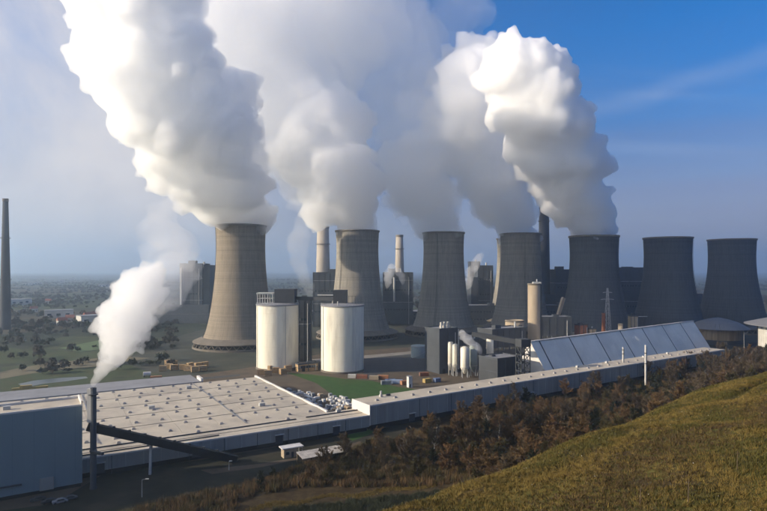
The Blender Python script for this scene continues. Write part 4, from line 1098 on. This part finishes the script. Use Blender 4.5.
T_grey = mat('grey_twigs', (0.095, 0.07, 0.042), 0.9, 0.35, 0.35)
T_olive = mat('olive_twigs', (0.075, 0.062, 0.024), 0.9, 0.35, 0.35)
T_dark = mat('dark_evergreen', (0.030, 0.036, 0.020), 0.9, 0.35, 0.35)
variants = [
    ('bare_tree', bare_tree(1, 10.5, 1, 19, 10, 28, .02, .10, T_brown, M_bark)),
    ('bare_tree', bare_tree(2, 9.0, 2, 13, 9, 26, .03, .10, T_red, M_bark)),
    ('bare_tree', bare_tree(3, 11.5, 1, 21, 10, 26, .04, .09, T_grey, M_bark)),
    ('bare_tree', bare_tree(4, 8.0, 3, 11, 8, 24, .02, .10, T_brown, M_bark, .12)),
    ('bare_tree', bare_tree(5, 7.0, 4, 10, 8, 24, .0, .10, T_olive, M_bark, .08)),
    ('birch_tree', bare_tree(6, 12.0, 1, 22, 8, 20, .08, .08, T_grey, M_birch, .25, .75)),
    ('evergreen_tree', bare_tree(7, 8.5, 1, 26, 10, 26, .06, .16, T_dark, M_bark, .08, .8)),
    ('bare_tree', bare_tree(8, 8.5, 2, 14, 9, 26, .02, .10, T_olive, M_bark, .1)),
]
LOOK = ['brown leafless tree', 'russet twin stemmed tree', 'tall grey twigged tree', 'brown bushy tree with several stems', 'low olive brown thicket tree', 'pale stemmed birch', 'dark evergreen tree', 'olive spreading tree']
def zone(u, v):
    if u < 300: return 'at the scrubby left end of the wood'
    if u < 390: return 'in the wood around the open shed'
    if u < 470: return 'below the near half of the long hall'
    if u < 545: return 'below the middle of the long hall'
    if u < 625: return 'in the wood below the pitched store'
    if u < 690: return 'in the wood by the white vent stack'
    return 'before the round stores at right'
LABELS = {'bare_tree': 'leafless brown tree in the wood between the long hall and the grassy slope',
          'birch_tree': 'pale stemmed birch standing out of the brown wood below the long hall',
          'evergreen_tree': 'dark evergreen bush-like tree scattered through the brown wood'}
def plant(k, x, y, sc, rz, label=None, u=0, v=0, group='trees of the brown wood below the hall'):
    nm, (mt, mc) = variants[k]
    o = bpy.data.objects.new(nm, None); col.objects.link(o); o.location = (x, y, float(height(x, y)) - .15); o.rotation_euler = (0, 0, rz); o.scale = (sc, sc, sc)
    tag(o, LOOK[k] + ' ' + zone(u, v), 'tree', group)
    link('trunk', mt, o); link('crown', mc, o)
rg = random.Random(21)
ul = np.array([0, 120, 180, 262, 330, 380, 430, 500, 560, 640, 690, 720, 767, 900]); vl = np.array([530, 514, 501, 482, 458, 441, 433, 408, 398, 382, 366, 360, 357, 352])
cand = []
y = 120.0
while y < 545:
    step = 7.0 + y * .0125
    x = -110.0
    while x < 470:
        px, py_ = x + rg.uniform(-.45, .45) * step, y + rg.uniform(-.45, .45) * step
        q = float(qcoord(px, py_)); hgt = float(height(px, py_)); u = 383.5 + px / py_ * F; v = HOR + (CAMZ - hgt) / py_ * F
        if q > 50 and v > np.interp(u, ul, vl) and 175 < u < 815 and not (u < 470 and v > 484 + max(0, 300 - u) * .12):
            cand.append((px, py_, q, u, v))
        x += step
    y += step * .92
# leave out the ones wholly hidden behind the brow of the heap
def seen(c):
    x, y, q, u, v = c
    return v - 11.0 * F / y < np.interp(u, [0, 400, 583, 767, 820], [700, 511, 440, 366, 350]) - 1
cand = [c for c in cand if seen(c)]
rg.shuffle(cand)
print('tree candidates', len(cand))
for (x, y, q, u, v) in cand[:296]:
    n_ = float(vnoise(x, y, 1/40., 31)); far_right = u > 590
    r_ = rg.random()
    if far_right and r_ < .55: k = rg.choice([6, 2, 4, 6])
    elif r_ < .045: k = 5
    elif r_ < .15: k = 6
    elif n_ > .05: k = rg.choice([1, 7, 0, 3])
    else: k = rg.choice([0, 2, 3, 4, 2])
    plant(k, x, y, rg.uniform(.72, 1.12) * (.75 if u < 300 else .9 if u < 400 else 1.45 if u > 660 else 1.25) * (.7 if k == 5 and u < 420 else 1.0), rg.uniform(0, 6.28), u=u, v=v)

# low bramble and scrub below the trees: nobody could count it
def scatter(name, pts, base_v, base_f, m, scl, kind_label, cat, zoff=0.0, seed=0, flat=1.0):
    """Merges many small copies of a base mesh into one object."""
    rs = np.random.RandomState(seed); n = len(pts)
    bv = np.asarray(base_v, float); bf = np.asarray(base_f, int)
    a = rs.rand(n) * 6.283; s = scl[0] + rs.rand(n) * (scl[1] - scl[0])
    ca, sa = np.cos(a), np.sin(a)
    X = (bv[None, :, 0] * ca[:, None] - bv[None, :, 1] * sa[:, None]) * s[:, None] + pts[:, 0:1]
    Y = (bv[None, :, 0] * sa[:, None] + bv[None, :, 1] * ca[:, None]) * s[:, None] + pts[:, 1:2]
    Z = bv[None, :, 2] * s[:, None] * flat * (0.8 + .4 * rs.rand(n))[:, None] + pts[:, 2:3] + zoff
    V = np.stack([X, Y, Z], -1).reshape(-1, 3)
    Fc = (bf[None] + (np.arange(n) * len(bv))[:, None, None]).reshape(-1, bf.shape[1])
    o = link(name, np_mesh(name, V, Fc, m)); tag(o, kind_label, cat, kind='stuff'); return o
def twig_clump(seed, n, r, h, w):
    rs = np.random.RandomState(seed); V = []; Fc = []
    for i in range(n):
        a = rs.rand() * 6.283; rr = r * math.sqrt(rs.rand()); p = np.array([rr * math.cos(a) * .7, rr * math.sin(a) * .7, 0])
        t = p + np.array([rs.randn() * .35 * r, rs.randn() * .35 * r, h * (.5 + .5 * rs.rand())])
        b = rs.rand() * 3.14; sd = np.array([math.cos(b), math.sin(b), 0]) * w
        o = len(V); V += [p - sd, p + sd, t]; Fc.append((o, o+1, o+2))
    return V, Fc
rs = np.random.RandomState(5)
P = []
while len(P) < 8000:
    x, y = rs.uniform(-110, 430), rs.uniform(118, 520); hgt = float(height(x, y)); u = 383.5 + x / y * F; v = HOR + (CAMZ - hgt) / y * F
    if (u < 430 or rs.rand() < .45) and float(qcoord(x, y)) > 46 and v > np.interp(u, ul, vl) - 1 and 120 < u < 800 and not (235 < u < 470 and v > 487 + max(0, 300 - u) * .2): P.append((x, y, hgt))
P = np.array(P); 
for i, (m_, lab) in enumerate(((T_brown, 'brown bramble scrub under the trees of the wood'), (T_olive, 'dark olive undergrowth under the trees of the wood'))):
    bvv, bff = twig_clump(40 + i, 46, 1.5, 2.3, .07)
    scatter('undergrowth', P[i::2], bvv, bff, m_, (.6, 1.4), lab, 'undergrowth', -.05, i)

# ------------------------------------------------------------------ grass on the heap
def tuft(seed, n, r, h, w, lean):
    rs = np.random.RandomState(seed); V = []; Fc = []
    for i in range(n):
        a = rs.rand() * 6.283; p = np.array([r * rs.randn() * .5, r * rs.randn() * .5, -.05]); hh = h * (.45 + .55 * rs.rand())
        l = lean * rs.rand(); t = p + np.array([math.cos(a) * l + .05, math.sin(a) * l, hh]); b = rs.rand() * 3.14; sd = np.array([math.cos(b), math.sin(b), 0]) * w
        o = len(V); V += [p - sd, p + sd, t]; Fc.append((o, o+1, o+2))
    return V, Fc
n_t = 150000
rs = np.random.RandomState(8)
q_ = rs.uniform(-33, 16, n_t); al_ = rs.uniform(-22, 150, n_t)
X_ = B0[0] + q_ * NB[0] + al_ * .7513; Y_ = B0[1] + q_ * NB[1] + al_ * .66
Z_ = height(X_, Y_); U_ = 383.5 + X_ / Y_ * F; V_ = HOR + (CAMZ - Z_) / Y_ * F
ok = (U_ > 330) & (U_ < 800) & (V_ < 540) & (Y_ > 15)
X_, Y_, Z_, q_ = X_[ok], Y_[ok], Z_[ok], q_[ok]
band = q_ + 13.5 + 9 * vnoise(X_, Y_, 1/16., 2) + 3 * vnoise(X_, Y_, 1/5., 4)
brown = rs.rand(len(X_)) < np.clip(1.25 - np.abs(band) / 5.5, 0, .88) + .55 * (vnoise(X_, Y_, 1/9., 13) > .30)
cl = vnoise(X_, Y_, 1/3.2, 6) + .6 * vnoise(X_, Y_, 1/9., 12) + .15 * rs.randn(len(X_))
pts = np.stack([X_, Y_, Z_], -1)
M_gr = mat('heap_grass', (0.06, 0.053, 0.011), 0.9, 0.35, 0.8)
M_straw = mat('straw_grass', (0.138, 0.097, 0.024), 0.9, 0.3, 0.8)
M_dead = mat('dead_brown_stalks', (0.066, 0.042, 0.018), 0.9, 0.4, 0.8)
cl = cl + .22 * rs.randn(len(X_))
sel = (~brown) & (cl < -.06); a_ = tuft(1, 8, .34, .30, .036, .26); scatter('grass', pts[sel], *a_, M_gr, (.6, 1.3), 'green grass on the sunlit slope of the heap', 'grass', 0, 1)
sel = (~brown) & (cl >= -.06); a_ = tuft(2, 8, .32, .40, .032, .30); scatter('grass', pts[sel], *a_, M_straw, (.5, 1.25), 'yellow straw grass tufts on the sunlit slope of the heap', 'grass', 0, 2)
sel = brown & (rs.rand(len(X_)) < .75); a_ = tuft(3, 7, .38, .30, .036, .32); scatter('grass', pts[sel], *a_, M_dead, (.5, 1.3), 'brown dead stalks in bands across the grassy slope', 'grass', 0, 3)
sel = brown & (rs.rand(len(X_)) > .9); a_ = tuft(4, 7, .25, .40, .035, .3); scatter('grass', pts[sel], *a_, M_straw, (.4, 1.0), 'sparse straw tufts among the brown stalks on the slope', 'grass', 0, 4)
sv = np.array([v.co[:] for v in strip_o.data.vertices]).reshape(-1, 5, 3); rs3 = np.random.RandomState(77); n3_ = 2600
i3 = rs3.rand(n3_) * (len(sv) - 1.001); k3 = rs3.rand(n3_) ** 1.0 * 3.999; i0 = i3.astype(int); k0 = k3.astype(int); fi = (i3 - i0)[:, None]; fk = (k3 - k0)[:, None]
sp3 = (sv[i0, k0] * (1 - fi) + sv[i0 + 1, k0] * fi) * (1 - fk) + (sv[i0, k0 + 1] * (1 - fi) + sv[i0 + 1, k0 + 1] * fi) * fk + rs3.randn(n3_, 3) * np.array([.5, .5, 0])
a_ = tuft(9, 9, .4, .6, .06, .35); scatter('grass', sp3, *a_, M_straw, (.4, 1.0), 'straw grass along the dry strip at the foot of the heap', 'grass', 0, 9)
fb = []  # dark scrub drawn in place of a shadowed strip
while len(fb) < 1100:
    u3, v3 = rs3.uniform(225, 460), rs3.uniform(488, 516); t3 = 150.0
    if v3 < 511.5 - 24 * (max(0, u3 - 250) / 190) ** .8 + 4: continue
    for it in range(25): t3 += (CAMZ - (v3 - HOR) / F * t3 - float(height((u3 - 383.5) / F * t3, t3))) * .8
    x3 = (u3 - 383.5) / F * t3
    if float(qcoord(x3, t3)) > 20: fb.append((x3, t3, float(height(x3, t3))))
a_ = twig_clump(48, 40, 1.3, 1.5, .06); scatter('undergrowth', np.array(fb), *a_, T_dark, (.5, 1.2), 'dark low scrub standing in for shade below the dry grass strip', 'undergrowth', -.05, 10)
print('tufts', len(X_))
# slender stakes standing in the grass
for u3, v3, h3, lab in ((688, 503, 1.9, 'thin wooden stake low on the grassy slope'), (737, 470, 1.7, 'thin wooden stake high on the slope near the right edge'), (640, 505, 1.5, 'short leaning wooden stake near the bottom of the slope')):
    t3 = 45.0
    for it in range(60): t3 += (CAMZ - (v3 - HOR) / F * t3 - float(height((u3 - 383.5) / F * t3, t3))) * .4
    x3 = (u3 - 383.5) / F * t3; sk3 = thing('stake', lab, 'stake', (x3, t3, float(height(x3, t3)) - .1))
    MB().tube((0, 0, 0), (.06, 0, h3), .035, .025, 6).build('post', M_bark, sk3); MB().bar((-.10, 0, h3 * .86), (.20, 0, h3 * .88), .03).build('cross_tie', M_bark, sk3)
# a few pale seed heads / stones
rs = np.random.RandomState(12); idx = rs.choice(len(pts), 90, replace=False)
ico = [(0,0,1.),(.9,0,.3),(.28,.85,.3),(-.72,.53,.3),(-.72,-.53,.3),(.28,-.85,.3),(0,0,-.3)]
icf = [(0,1,2),(0,2,3),(0,3,4),(0,4,5),(0,5,1),(6,2,1),(6,3,2),(6,4,3),(6,5,4),(6,1,5)]
scatter('pebbles', pts[idx], ico, icf, M_render, (.03, .07), 'pale pebbles and seed heads strewn over the slope', 'pebbles', .12, 5)

# ------------------------------------------------------------------ the plain: woods, hedges and houses
def canopy(seed):
    """A ragged crown: many small leaf faces through a dome."""
    rs = np.random.RandomState(seed); V = []; Fc = []
    for i in range(64):
        d = rs.randn(3); d /= np.linalg.norm(d); d[2] = abs(d[2]) * 1.1 - .15; rr = rs.rand() ** .45 * (1 + .25 * math.sin(3 * math.atan2(d[1], d[0]) + seed))
        c = d * rr + np.array([0, 0, .55]); n = rs.randn(3); n /= np.linalg.norm(n); t = np.cross(n, rs.randn(3)); t /= np.linalg.norm(t); w = np.cross(n, t); s_ = rs.uniform(.18, .40)
        o = len(V); V += [c + t * s_, c - t * s_ * .6 + w * s_ * .9, c - t * s_ * .6 - w * s_ * .9]; Fc.append((o, o+1, o+2))
    for k in range(3):
        a = k * 2.09; o = len(V); V += [np.array([.05 * math.cos(a), .05 * math.sin(a), 0]), np.array([.05 * math.cos(a + 2), .05 * math.sin(a + 2), 0]), np.array([0, 0, 1.0])]; Fc.append((o, o+1, o+2))
    return V, Fc
rs = np.random.RandomState(17); P = []
def free_spot(x, y):
    u = 383.5 + x / y * F
    if y < 345: return False
    if y < 980 and u > 176 and not (u > 200 and y > 930): return False
    v = HOR + CAMZ * F / y
    if u < 176 and 374.5 < v < 391 and 8 < u < 100: return False
    return True
for b in range(420):
    Yc = 400 + 5200 * rs.rand() ** 1.8; uc = rs.uniform(-40, 810); Xc = XU(uc, Yc); Lb = rs.uniform(60, 260) * (1 + Yc / 1800); wd = rs.choice([4, 8, 25, 60]) * (1 + Yc / 3000); an = rs.uniform(-.35, .35)
    if Yc < 620:
        wd = 3
        if b % 2: continue
    nb = int(Lb * max(wd, 6) / (70 * (1 + Yc / 1200) ** 1.3)) + 4; nb = min(nb, 90)
    for k in range(nb):
        t, w = rs.uniform(-.5, .5) * Lb, rs.uniform(-.5, .5) * wd
        x, y = Xc + t * math.cos(an) - w * math.sin(an), Yc + t * math.sin(an) + w * math.cos(an)
        if free_spot(x, y): P.append((x, y))
P = np.array(P); P = P[rs.permutation(len(P))[:9000]]
print('canopy clumps', len(P))
Pz = np.column_stack([P, height(P[:, 0], P[:, 1])])
M_wood = mat('far_woodland', (0.030, 0.036, 0.022), 0.95, 0.3, 0.08)
M_wood2 = mat('far_bare_woodland', (0.048, 0.040, 0.028), 0.95, 0.3, 0.08)
for i in range(2):
    cvv, cff = canopy(50 + i); scatter('woodland', Pz[i::2], cvv, cff, (M_wood, M_wood2)[i], (2.2, 5.4), ('dark green belts of woodland across the far plain', 'brown leafless belts of woodland across the far plain')[i], 'woodland', 0, 60 + i, 1.0)

def house_proto(kind):
    t = thing('house', '', 'house', group='houses scattered over the far plain')
    w, d, h = {'home': (11, 9, 6), 'hall': (38, 22, 11), 'flat': (18, 14, 20)}[kind]
    MB().box(-w/2, w/2, -d/2, d/2, -3, h).build('wall', M_render, t)
    if kind == 'home':
        MB().add([(-w/2 - .4, -d/2 - .5, h), (w/2 + .4, -d/2 - .5, h), (w/2 + .4, d/2 + .5, h), (-w/2 - .4, d/2 + .5, h), (-w/2 - .4, 0, h + 4.2), (w/2 + .4, 0, h + 4.2)], [(0,1,5,4), (2,3,4,5), (1,2,5), (3,0,4), (0,3,2,1)]).build('roof', M_tile, t)
    else:
        MB().box(-w/2 - .3, w/2 + .3, -d/2 - .3, d/2 + .3, h + .01, h + .8).build('roof', M_roof_grey, t)
    for k in range(3):
        MB().box(-w/2 + w * (k + .3) / 3.2, -w/2 + w * (k + .75) / 3.2, -d/2 - .08, -d/2 + .02, h * .35, h * .62).build('window', M_glass, t)
    return t
HP = {k: house_proto(k) for k in ('home', 'hall', 'flat')}
HL = {'home': 'small pale house with dull red roof on the hazy plain', 'hall': 'white works hall on the hazy far plain', 'flat': 'tall pale block on the hazy far plain'}
used_h = set()
spots = [('hall', 33, 284.6), ('hall', 37.5, 284.0), ('flat', 62.5, 283.5), ('hall', 72, 279.6), ('hall', 28, 285.2), ('hall', 14.5, 305), ('hall', 21, 304.2), ('home', 48.5, 303.5), ('home', 34, 312), ('hall', 59, 317.5), ('home', 88, 319), ('home', 96, 318), ('home', 70, 322), ('hall', 104, 288), ('home', 62, 325), ('hall', 94, 323.5), ('home', 110, 330), ('home', 120, 322), ('hall', 352, 283), ('home', 140, 310), ('flat', 466, 281)]
n_h = {}; ORD = ['first', 'second', 'third', 'fourth', 'fifth', 'sixth', 'seventh', 'eighth', 'ninth', 'tenth', 'eleventh', 'twelfth', 'thirteenth', 'fourteenth']
for kind, u, v in sorted(spots, key=lambda s_: s_[1]):
    x, y = G(u, v)
    o = HP[kind] if kind not in used_h else copy_tree(HP[kind]); used_h.add(kind)
    o.location = (x, y, float(height(x, y))); o.rotation_euler.z = rs.uniform(.2, 1.1); n_h[kind] = n_h.get(kind, 0) + 1; o['label'] = HL[kind] + ', ' + ORD[n_h[kind] - 1] + ' from the left edge'
# ------------------------------------------------------------------ air
def volume_mat(name, color, density, aniso=0.0):
    m = bpy.data.materials.new(name); m.use_nodes = True; nt = m.node_tree
    for n in list(nt.nodes): nt.nodes.remove(n)
    o = nt.nodes.new('ShaderNodeOutputMaterial'); v = nt.nodes.new('ShaderNodeVolumePrincipled')
    v.inputs['Color'].default_value = (*color, 1); v.inputs['Density'].default_value = density; v.inputs['Anisotropy'].default_value = aniso
    nt.links.new(v.outputs[0], o.inputs['Volume']); return m
HAZE = 2.0e-4
hz = MB().box(-14600, 14600, -4200, 16600, -40, 530).build('haze', volume_mat('hazy_air', (0.63, 0.80, 0.99), HAZE, 0.6))
tag(hz, 'thin blue haze lying over the plain', 'haze', kind='stuff')

# ------------------------------------------------------------------ steam
def icosphere(sub):
    bm = bmesh.new(); bmesh.ops.create_icosphere(bm, subdivisions=sub, radius=1.0)
    V = np.array([tuple(v.co) for v in bm.verts]); Fc = np.array([[x.index for x in f.verts] for f in bm.faces]); bm.free(); return V, Fc
ICO1 = icosphere(1); ICO2 = icosphere(2)
def balls_mesh(name, balls):
    """balls: (x,y,z,r) rows -> one mesh of overlapping spheres, small ones coarser."""
    b = np.asarray(balls, float); lim = np.percentile(b[:, 3], 80); Vs = []; Fs = []; o = 0
    for sel, (bv, bf) in ((b[:, 3] >= lim, ICO2), (b[:, 3] < lim, ICO1)):
        c = b[sel]
        if not len(c): continue
        Vs.append((bv[None] * c[:, 3][:, None, None] + c[:, None, :3]).reshape(-1, 3))
        Fs.append((bf[None] + (np.arange(len(c)) * len(bv))[:, None, None]).reshape(-1, 3) + o); o += len(c) * len(bv)
    V = np.concatenate(Vs).astype(np.float32); Fc = np.concatenate(Fs).astype(np.int32); me = bpy.data.meshes.new(name)
    me.vertices.add(len(V)); me.vertices.foreach_set('co', V.ravel()); me.loops.add(Fc.size); me.loops.foreach_set('vertex_index', Fc.ravel())
    me.polygons.add(len(Fc)); me.polygons.foreach_set('loop_start', np.arange(0, Fc.size, 3, dtype=np.int32)); me.update(calc_edges=True)
    return me
TEX = {}
def billow_tex(scale):
    if scale not in TEX:
        t = bpy.data.textures.new('billow', 'CLOUDS'); t.noise_scale = scale; t.noise_depth = 2; TEX[scale] = t
    return TEX[scale]
def skin_balls(name, balls, voxel, m, parent, disp):
    """Wraps the balls into one closed billowing surface; disp rows are (strength, noise size)."""
    me = balls_mesh(name + '_balls', balls); o = link(name, me)
    r = o.modifiers.new('skin', 'REMESH'); r.mode = 'VOXEL'; r.voxel_size = voxel
    for st_, sc_ in disp:
        d = o.modifiers.new('billow', 'DISPLACE'); d.texture = billow_tex(sc_); d.strength = st_; d.mid_level = .5; d.texture_coords = 'LOCAL'
    r2 = o.modifiers.new('close', 'REMESH'); r2.mode = 'VOXEL'; r2.voxel_size = voxel
    sm = o.modifiers.new('round', 'SMOOTH'); sm.factor = .5; sm.iterations = 4
    dg = bpy.context.evaluated_depsgraph_get(); ev = o.evaluated_get(dg)
    nm = bpy.data.meshes.new_from_object(ev); o.modifiers.clear(); o.data = nm; bpy.data.meshes.remove(me)
    nm.name = name; nm.materials.clear(); nm.materials.append(m)
    nm.polygons.foreach_set('use_smooth', [True] * len(nm.polygons))
    if parent: o.parent = parent
    return o
def along(path, t):
    """path rows (x,y,z,r); t in 0..1."""
    p = np.asarray(path, float); d = np.r_[0, np.cumsum(np.linalg.norm(np.diff(p[:, :3], axis=0), axis=1))]; d /= d[-1]
    return np.array([np.interp(t, d, p[:, i]) for i in range(4)])
def plume_balls(path, seed, step=.40, core=.64, n1=16, n2=8, n3=5, rmin=1.4, f1=(.30, .52), f2=(.34, .54), f3=(.36, .56), up=.2):
    """Three generations of billows budding from a column of large ones; buds swallowed by a large one are left out."""
    rs = np.random.RandomState(seed); p = np.asarray(path, float)
    Lp = np.linalg.norm(np.diff(p[:, :3], axis=0), axis=1).sum(); big = []; t = 0.0
    while t <= 1.0:
        x, y, z, r = along(path, t)
        for k in range(2):
            o = rs.randn(3); o /= np.linalg.norm(o); rr = r * core * rs.uniform(.8, 1.15)
            c = np.array([x, y, z]) + o * (r - rr * .9) * rs.uniform(.2, 1.0) * np.array([1, 1, .6]) * (0.25 if t < .03 else 1)
            big.append((*c, rr))
        t += step * r / Lp
    big = np.array(big); out = [big]
    def bud(par, n, f, spread):
        m = len(par) * n; d = rs.randn(m, 3) + np.array([0, 0, up]); d /= np.linalg.norm(d, axis=1)[:, None]
        P_ = np.repeat(par, n, axis=0); r_ = P_[:, 3] * rs.uniform(f[0], f[1], m); c = P_[:, :3] + d * (P_[:, 3] - r_ * rs.uniform(*spread, m))[:, None]
        b_ = np.column_stack([c, r_]); b_ = b_[r_ > rmin]
        if not len(b_): return b_
        dist = np.linalg.norm(b_[:, None, :3] - big[None, :, :3], axis=2) + b_[:, 3:4] * .55
        return b_[~(dist < big[None, :, 3]).any(1)]
    l1 = bud(big, n1, f1, (-.05, .42)); out.append(l1)
    if len(l1) and n2:
        l2 = bud(l1, n2, f2, (-.15, .4)); out.append(l2)
        if len(l2) and n3: out.append(bud(l2, n3, f3, (-.2, .3)))
    return np.concatenate([o for o in out if len(o)])
def PX(u, v, Y, rpx):
    """Path station from the picture point of a plume at depth Y."""
    return (XU(u, Y), Y, ZV(v, Y), rpx / F * Y)
ALB = (1.0, 1.0, 1.0)
S_core = volume_mat('dense_steam', ALB, 0.13, 0.0)
S_soft = volume_mat('soft_steam', ALB, 0.06, 0.0)
S_mid = volume_mat('thinning_steam', ALB, 0.045, 0.0)
S_veil = volume_mat('steam_veil', ALB, 0.008, 0.25)
S_small = volume_mat('dense_small_steam', ALB, 0.22, 0.4)
S_wisp = volume_mat('wispy_steam', ALB, 0.035, 0.0)
def steam(name, label, base, parts):
    t = thing(name, label, 'steam plume', base, 0, 'steam plumes')
    for nm, balls, voxel, m, disp in parts:
        b = np.array(balls); b[:, :3] -= np.array(t.location)
        skin_balls(nm, b, voxel, m, t, disp)
    return t
QUAL = 1.0
G_STEAM = 0.42
D_FINE = ((4.0, 12.0), (1.8, 4.2), (1.0, 2.0)); D_SOFT = ((12.0, 22.0), (5.0, 8.0))
def plume(label, base, seed, *parts):
    rows = []
    for i, (nm, path, dens, voxel) in enumerate(parts):
        soft = nm != 'billow'
        rows.append((nm, plume_balls(path, seed + 50 * i, core=.6 if soft else .64, n2=5 if soft else 8, n3=0 if soft else 5), voxel, volume_mat('steam', ALB, dens, G_STEAM if not soft else 0.2), D_SOFT if soft else D_FINE))
    steam('steam_plume', label, base, rows)
plume('brightest steam plume, rising from the leftmost cooling tower', (-135, 540, 112), 101,
      ('billow', [PX(240, 233, 541, 21), PX(238, 216, 543, 29), PX(227, 200, 536, 42), PX(210, 170, 508, 57), PX(198, 146, 492, 66), PX(180, 118, 480, 72), PX(178, 88, 472, 78), PX(152, 64, 466, 72), PX(158, 36, 462, 70), PX(138, 10, 460, 68), PX(140, -18, 460, 64)], .135, 1.6),
      ('upper_cloud', [PX(215, 130, 600, 60), PX(200, 90, 630, 84), PX(180, 50, 645, 94), PX(160, 18, 650, 90), PX(142, -5, 650, 76)], .013, 2.4),
      ('drift', [PX(250, 165, 575, 40), PX(270, 125, 590, 48), PX(270, 80, 600, 60), PX(245, 40, 600, 76), PX(215, 5, 590, 80)], .009, 3.0))
plume('steam plume rising from the second cooling tower from the left', (-28, 612, 112), 102,
      ('billow', [PX(357, 234, 612, 20), PX(350, 216, 612, 27), PX(339, 196, 612, 42), PX(330, 168, 612, 50), PX(326, 136, 610, 50), PX(328, 106, 608, 44)], .11, 1.8),
      ('upper_cloud', [PX(310, 180, 640, 46), PX(300, 140, 646, 58), PX(302, 95, 652, 66), PX(306, 50, 654, 72), PX(308, 10, 650, 74), PX(300, -20, 640, 68)], .019, 2.8))
plume('shaded steam plume rising from the third cooling tower', (67.6, 642, 112), 103,
      ('billow', [PX(443, 236, 642, 19), PX(432, 218, 642, 29), PX(421, 197, 644, 38), PX(413, 172, 646, 42), PX(410, 150, 648, 36)], .055, 1.9),
      ('upper_cloud', [PX(418, 190, 652, 44), PX(405, 150, 660, 58), PX(398, 108, 666, 64), PX(390, 62, 670, 68), PX(385, 18, 668, 70), PX(385, -15, 660, 62)], .013, 2.8))
plume('steam plume rising from the fourth cooling tower in front of the dark chimney', (159, 662, 112), 104,
      ('billow', [PX(520, 238, 662, 19), PX(512, 218, 660, 25), PX(501, 197, 656, 33), PX(489, 168, 648, 48), PX(480, 135, 640, 53), PX(470, 100, 630, 52), PX(461, 70, 620, 42)], .115, 1.7),
      ('drift', [PX(455, 150, 670, 36), PX(445, 110, 670, 48), PX(440, 70, 665, 46), PX(442, 35, 655, 44), PX(458, 5, 650, 42)], .007, 2.8))
plume('rightmost steam plume with a crisp edge, rising from the squat tower', (224, 607, 106), 105,
      ('billow', [PX(594, 240, 607, 22), PX(588, 219, 604, 27), PX(581, 197, 598, 31), PX(562, 166, 582, 46), PX(550, 134, 566, 51), PX(538, 104, 552, 50), PX(523, 80, 540, 45), PX(503, 64, 534, 36)], .24, 1.5))
# the exhaust trail of the front stack
ps = [PX(93.4, 390, 188, 2.4), PX(95, 385, 188, 3.6), PX(100, 376, 189, 7), PX(108, 363, 191, 12), PX(118, 347, 194, 18), PX(127, 328, 197, 26), PX(133, 308, 200, 32), PX(141, 290, 204, 31), PX(152, 274, 208, 24)]
pw = [PX(146, 318, 203, 26), PX(158, 288, 208, 36), PX(168, 260, 214, 38), PX(172, 236, 220, 34), PX(165, 214, 225, 26)]
steam('steam_plume', 'small white steam trail blowing from the front exhaust stack', (-95.6, 188, 33),
      [('billow', plume_balls(ps, 106, rmin=.35, core=.58), .42, S_small, ((3.0, 5.0), (1.4, 1.6))), ('wisps', plume_balls(pw, 107, core=.5, n1=12, n2=4, n3=0, rmin=.8), .9, S_wisp, ((8.0, 9.0), (3.0, 3.0)))])

def wisp(label, stations, seed, dens, voxel, disp=((3.0, 5.0), (1.5, 2.0))):
    x, y, z, r = stations[0]
    steam('steam_wisp', label, (x, y, z), [('billow', plume_balls(stations, seed, core=.55, n1=10, n2=4, n3=0, rmin=.5), voxel, volume_mat('thin_steam', ALB, dens, 0.0), disp)])
wisp('thin sunlit steam wisp drifting past the pale chimney left of the second tower', [PX(312, 296, 705, 5), PX(304, 280, 705, 9), PX(298, 258, 705, 12), PX(299, 238, 705, 14), PX(308, 222, 705, 13)], 201, .012, 1.4, ((9.0, 14.0), (4.0, 5.0)))
wisp('small steam puff on the dark boiler house right of the second tower', [PX(388, 287, 735, 3), PX(389, 277, 735, 6), PX(391, 267, 735, 6.5)], 202, .07, 1.0)
wisp('second small steam puff beside the first on the dark boiler house', [PX(403, 284, 735, 2.5), PX(402, 276, 735, 5), PX(398, 271, 735, 5)], 203, .05, 1.0)
wisp('steam wisp between the third and fourth cooling towers', [PX(468, 288, 780, 4), PX(470, 275, 780, 6), PX(475, 264, 780, 6), PX(480, 256, 780, 5)], 204, .05, 1.2)
wisp('grey steam cloud drifting from the process plant silos', [PX(482, 355, 384, 2.4), PX(477, 347, 384, 5), PX(468, 340, 384, 6), PX(462, 333, 384, 6)], 205, .13, .7, ((2.4, 4.0), (1.0, 1.5)))
wisp('tiny steam puff by the white vent stacks before the pitched store', [PX(641, 342, 360, 1.2), PX(638, 339, 360, 2.4), PX(634, 336, 360, 2.4)], 206, .12, .4, ((1.0, 2.0), (.5, .8)))
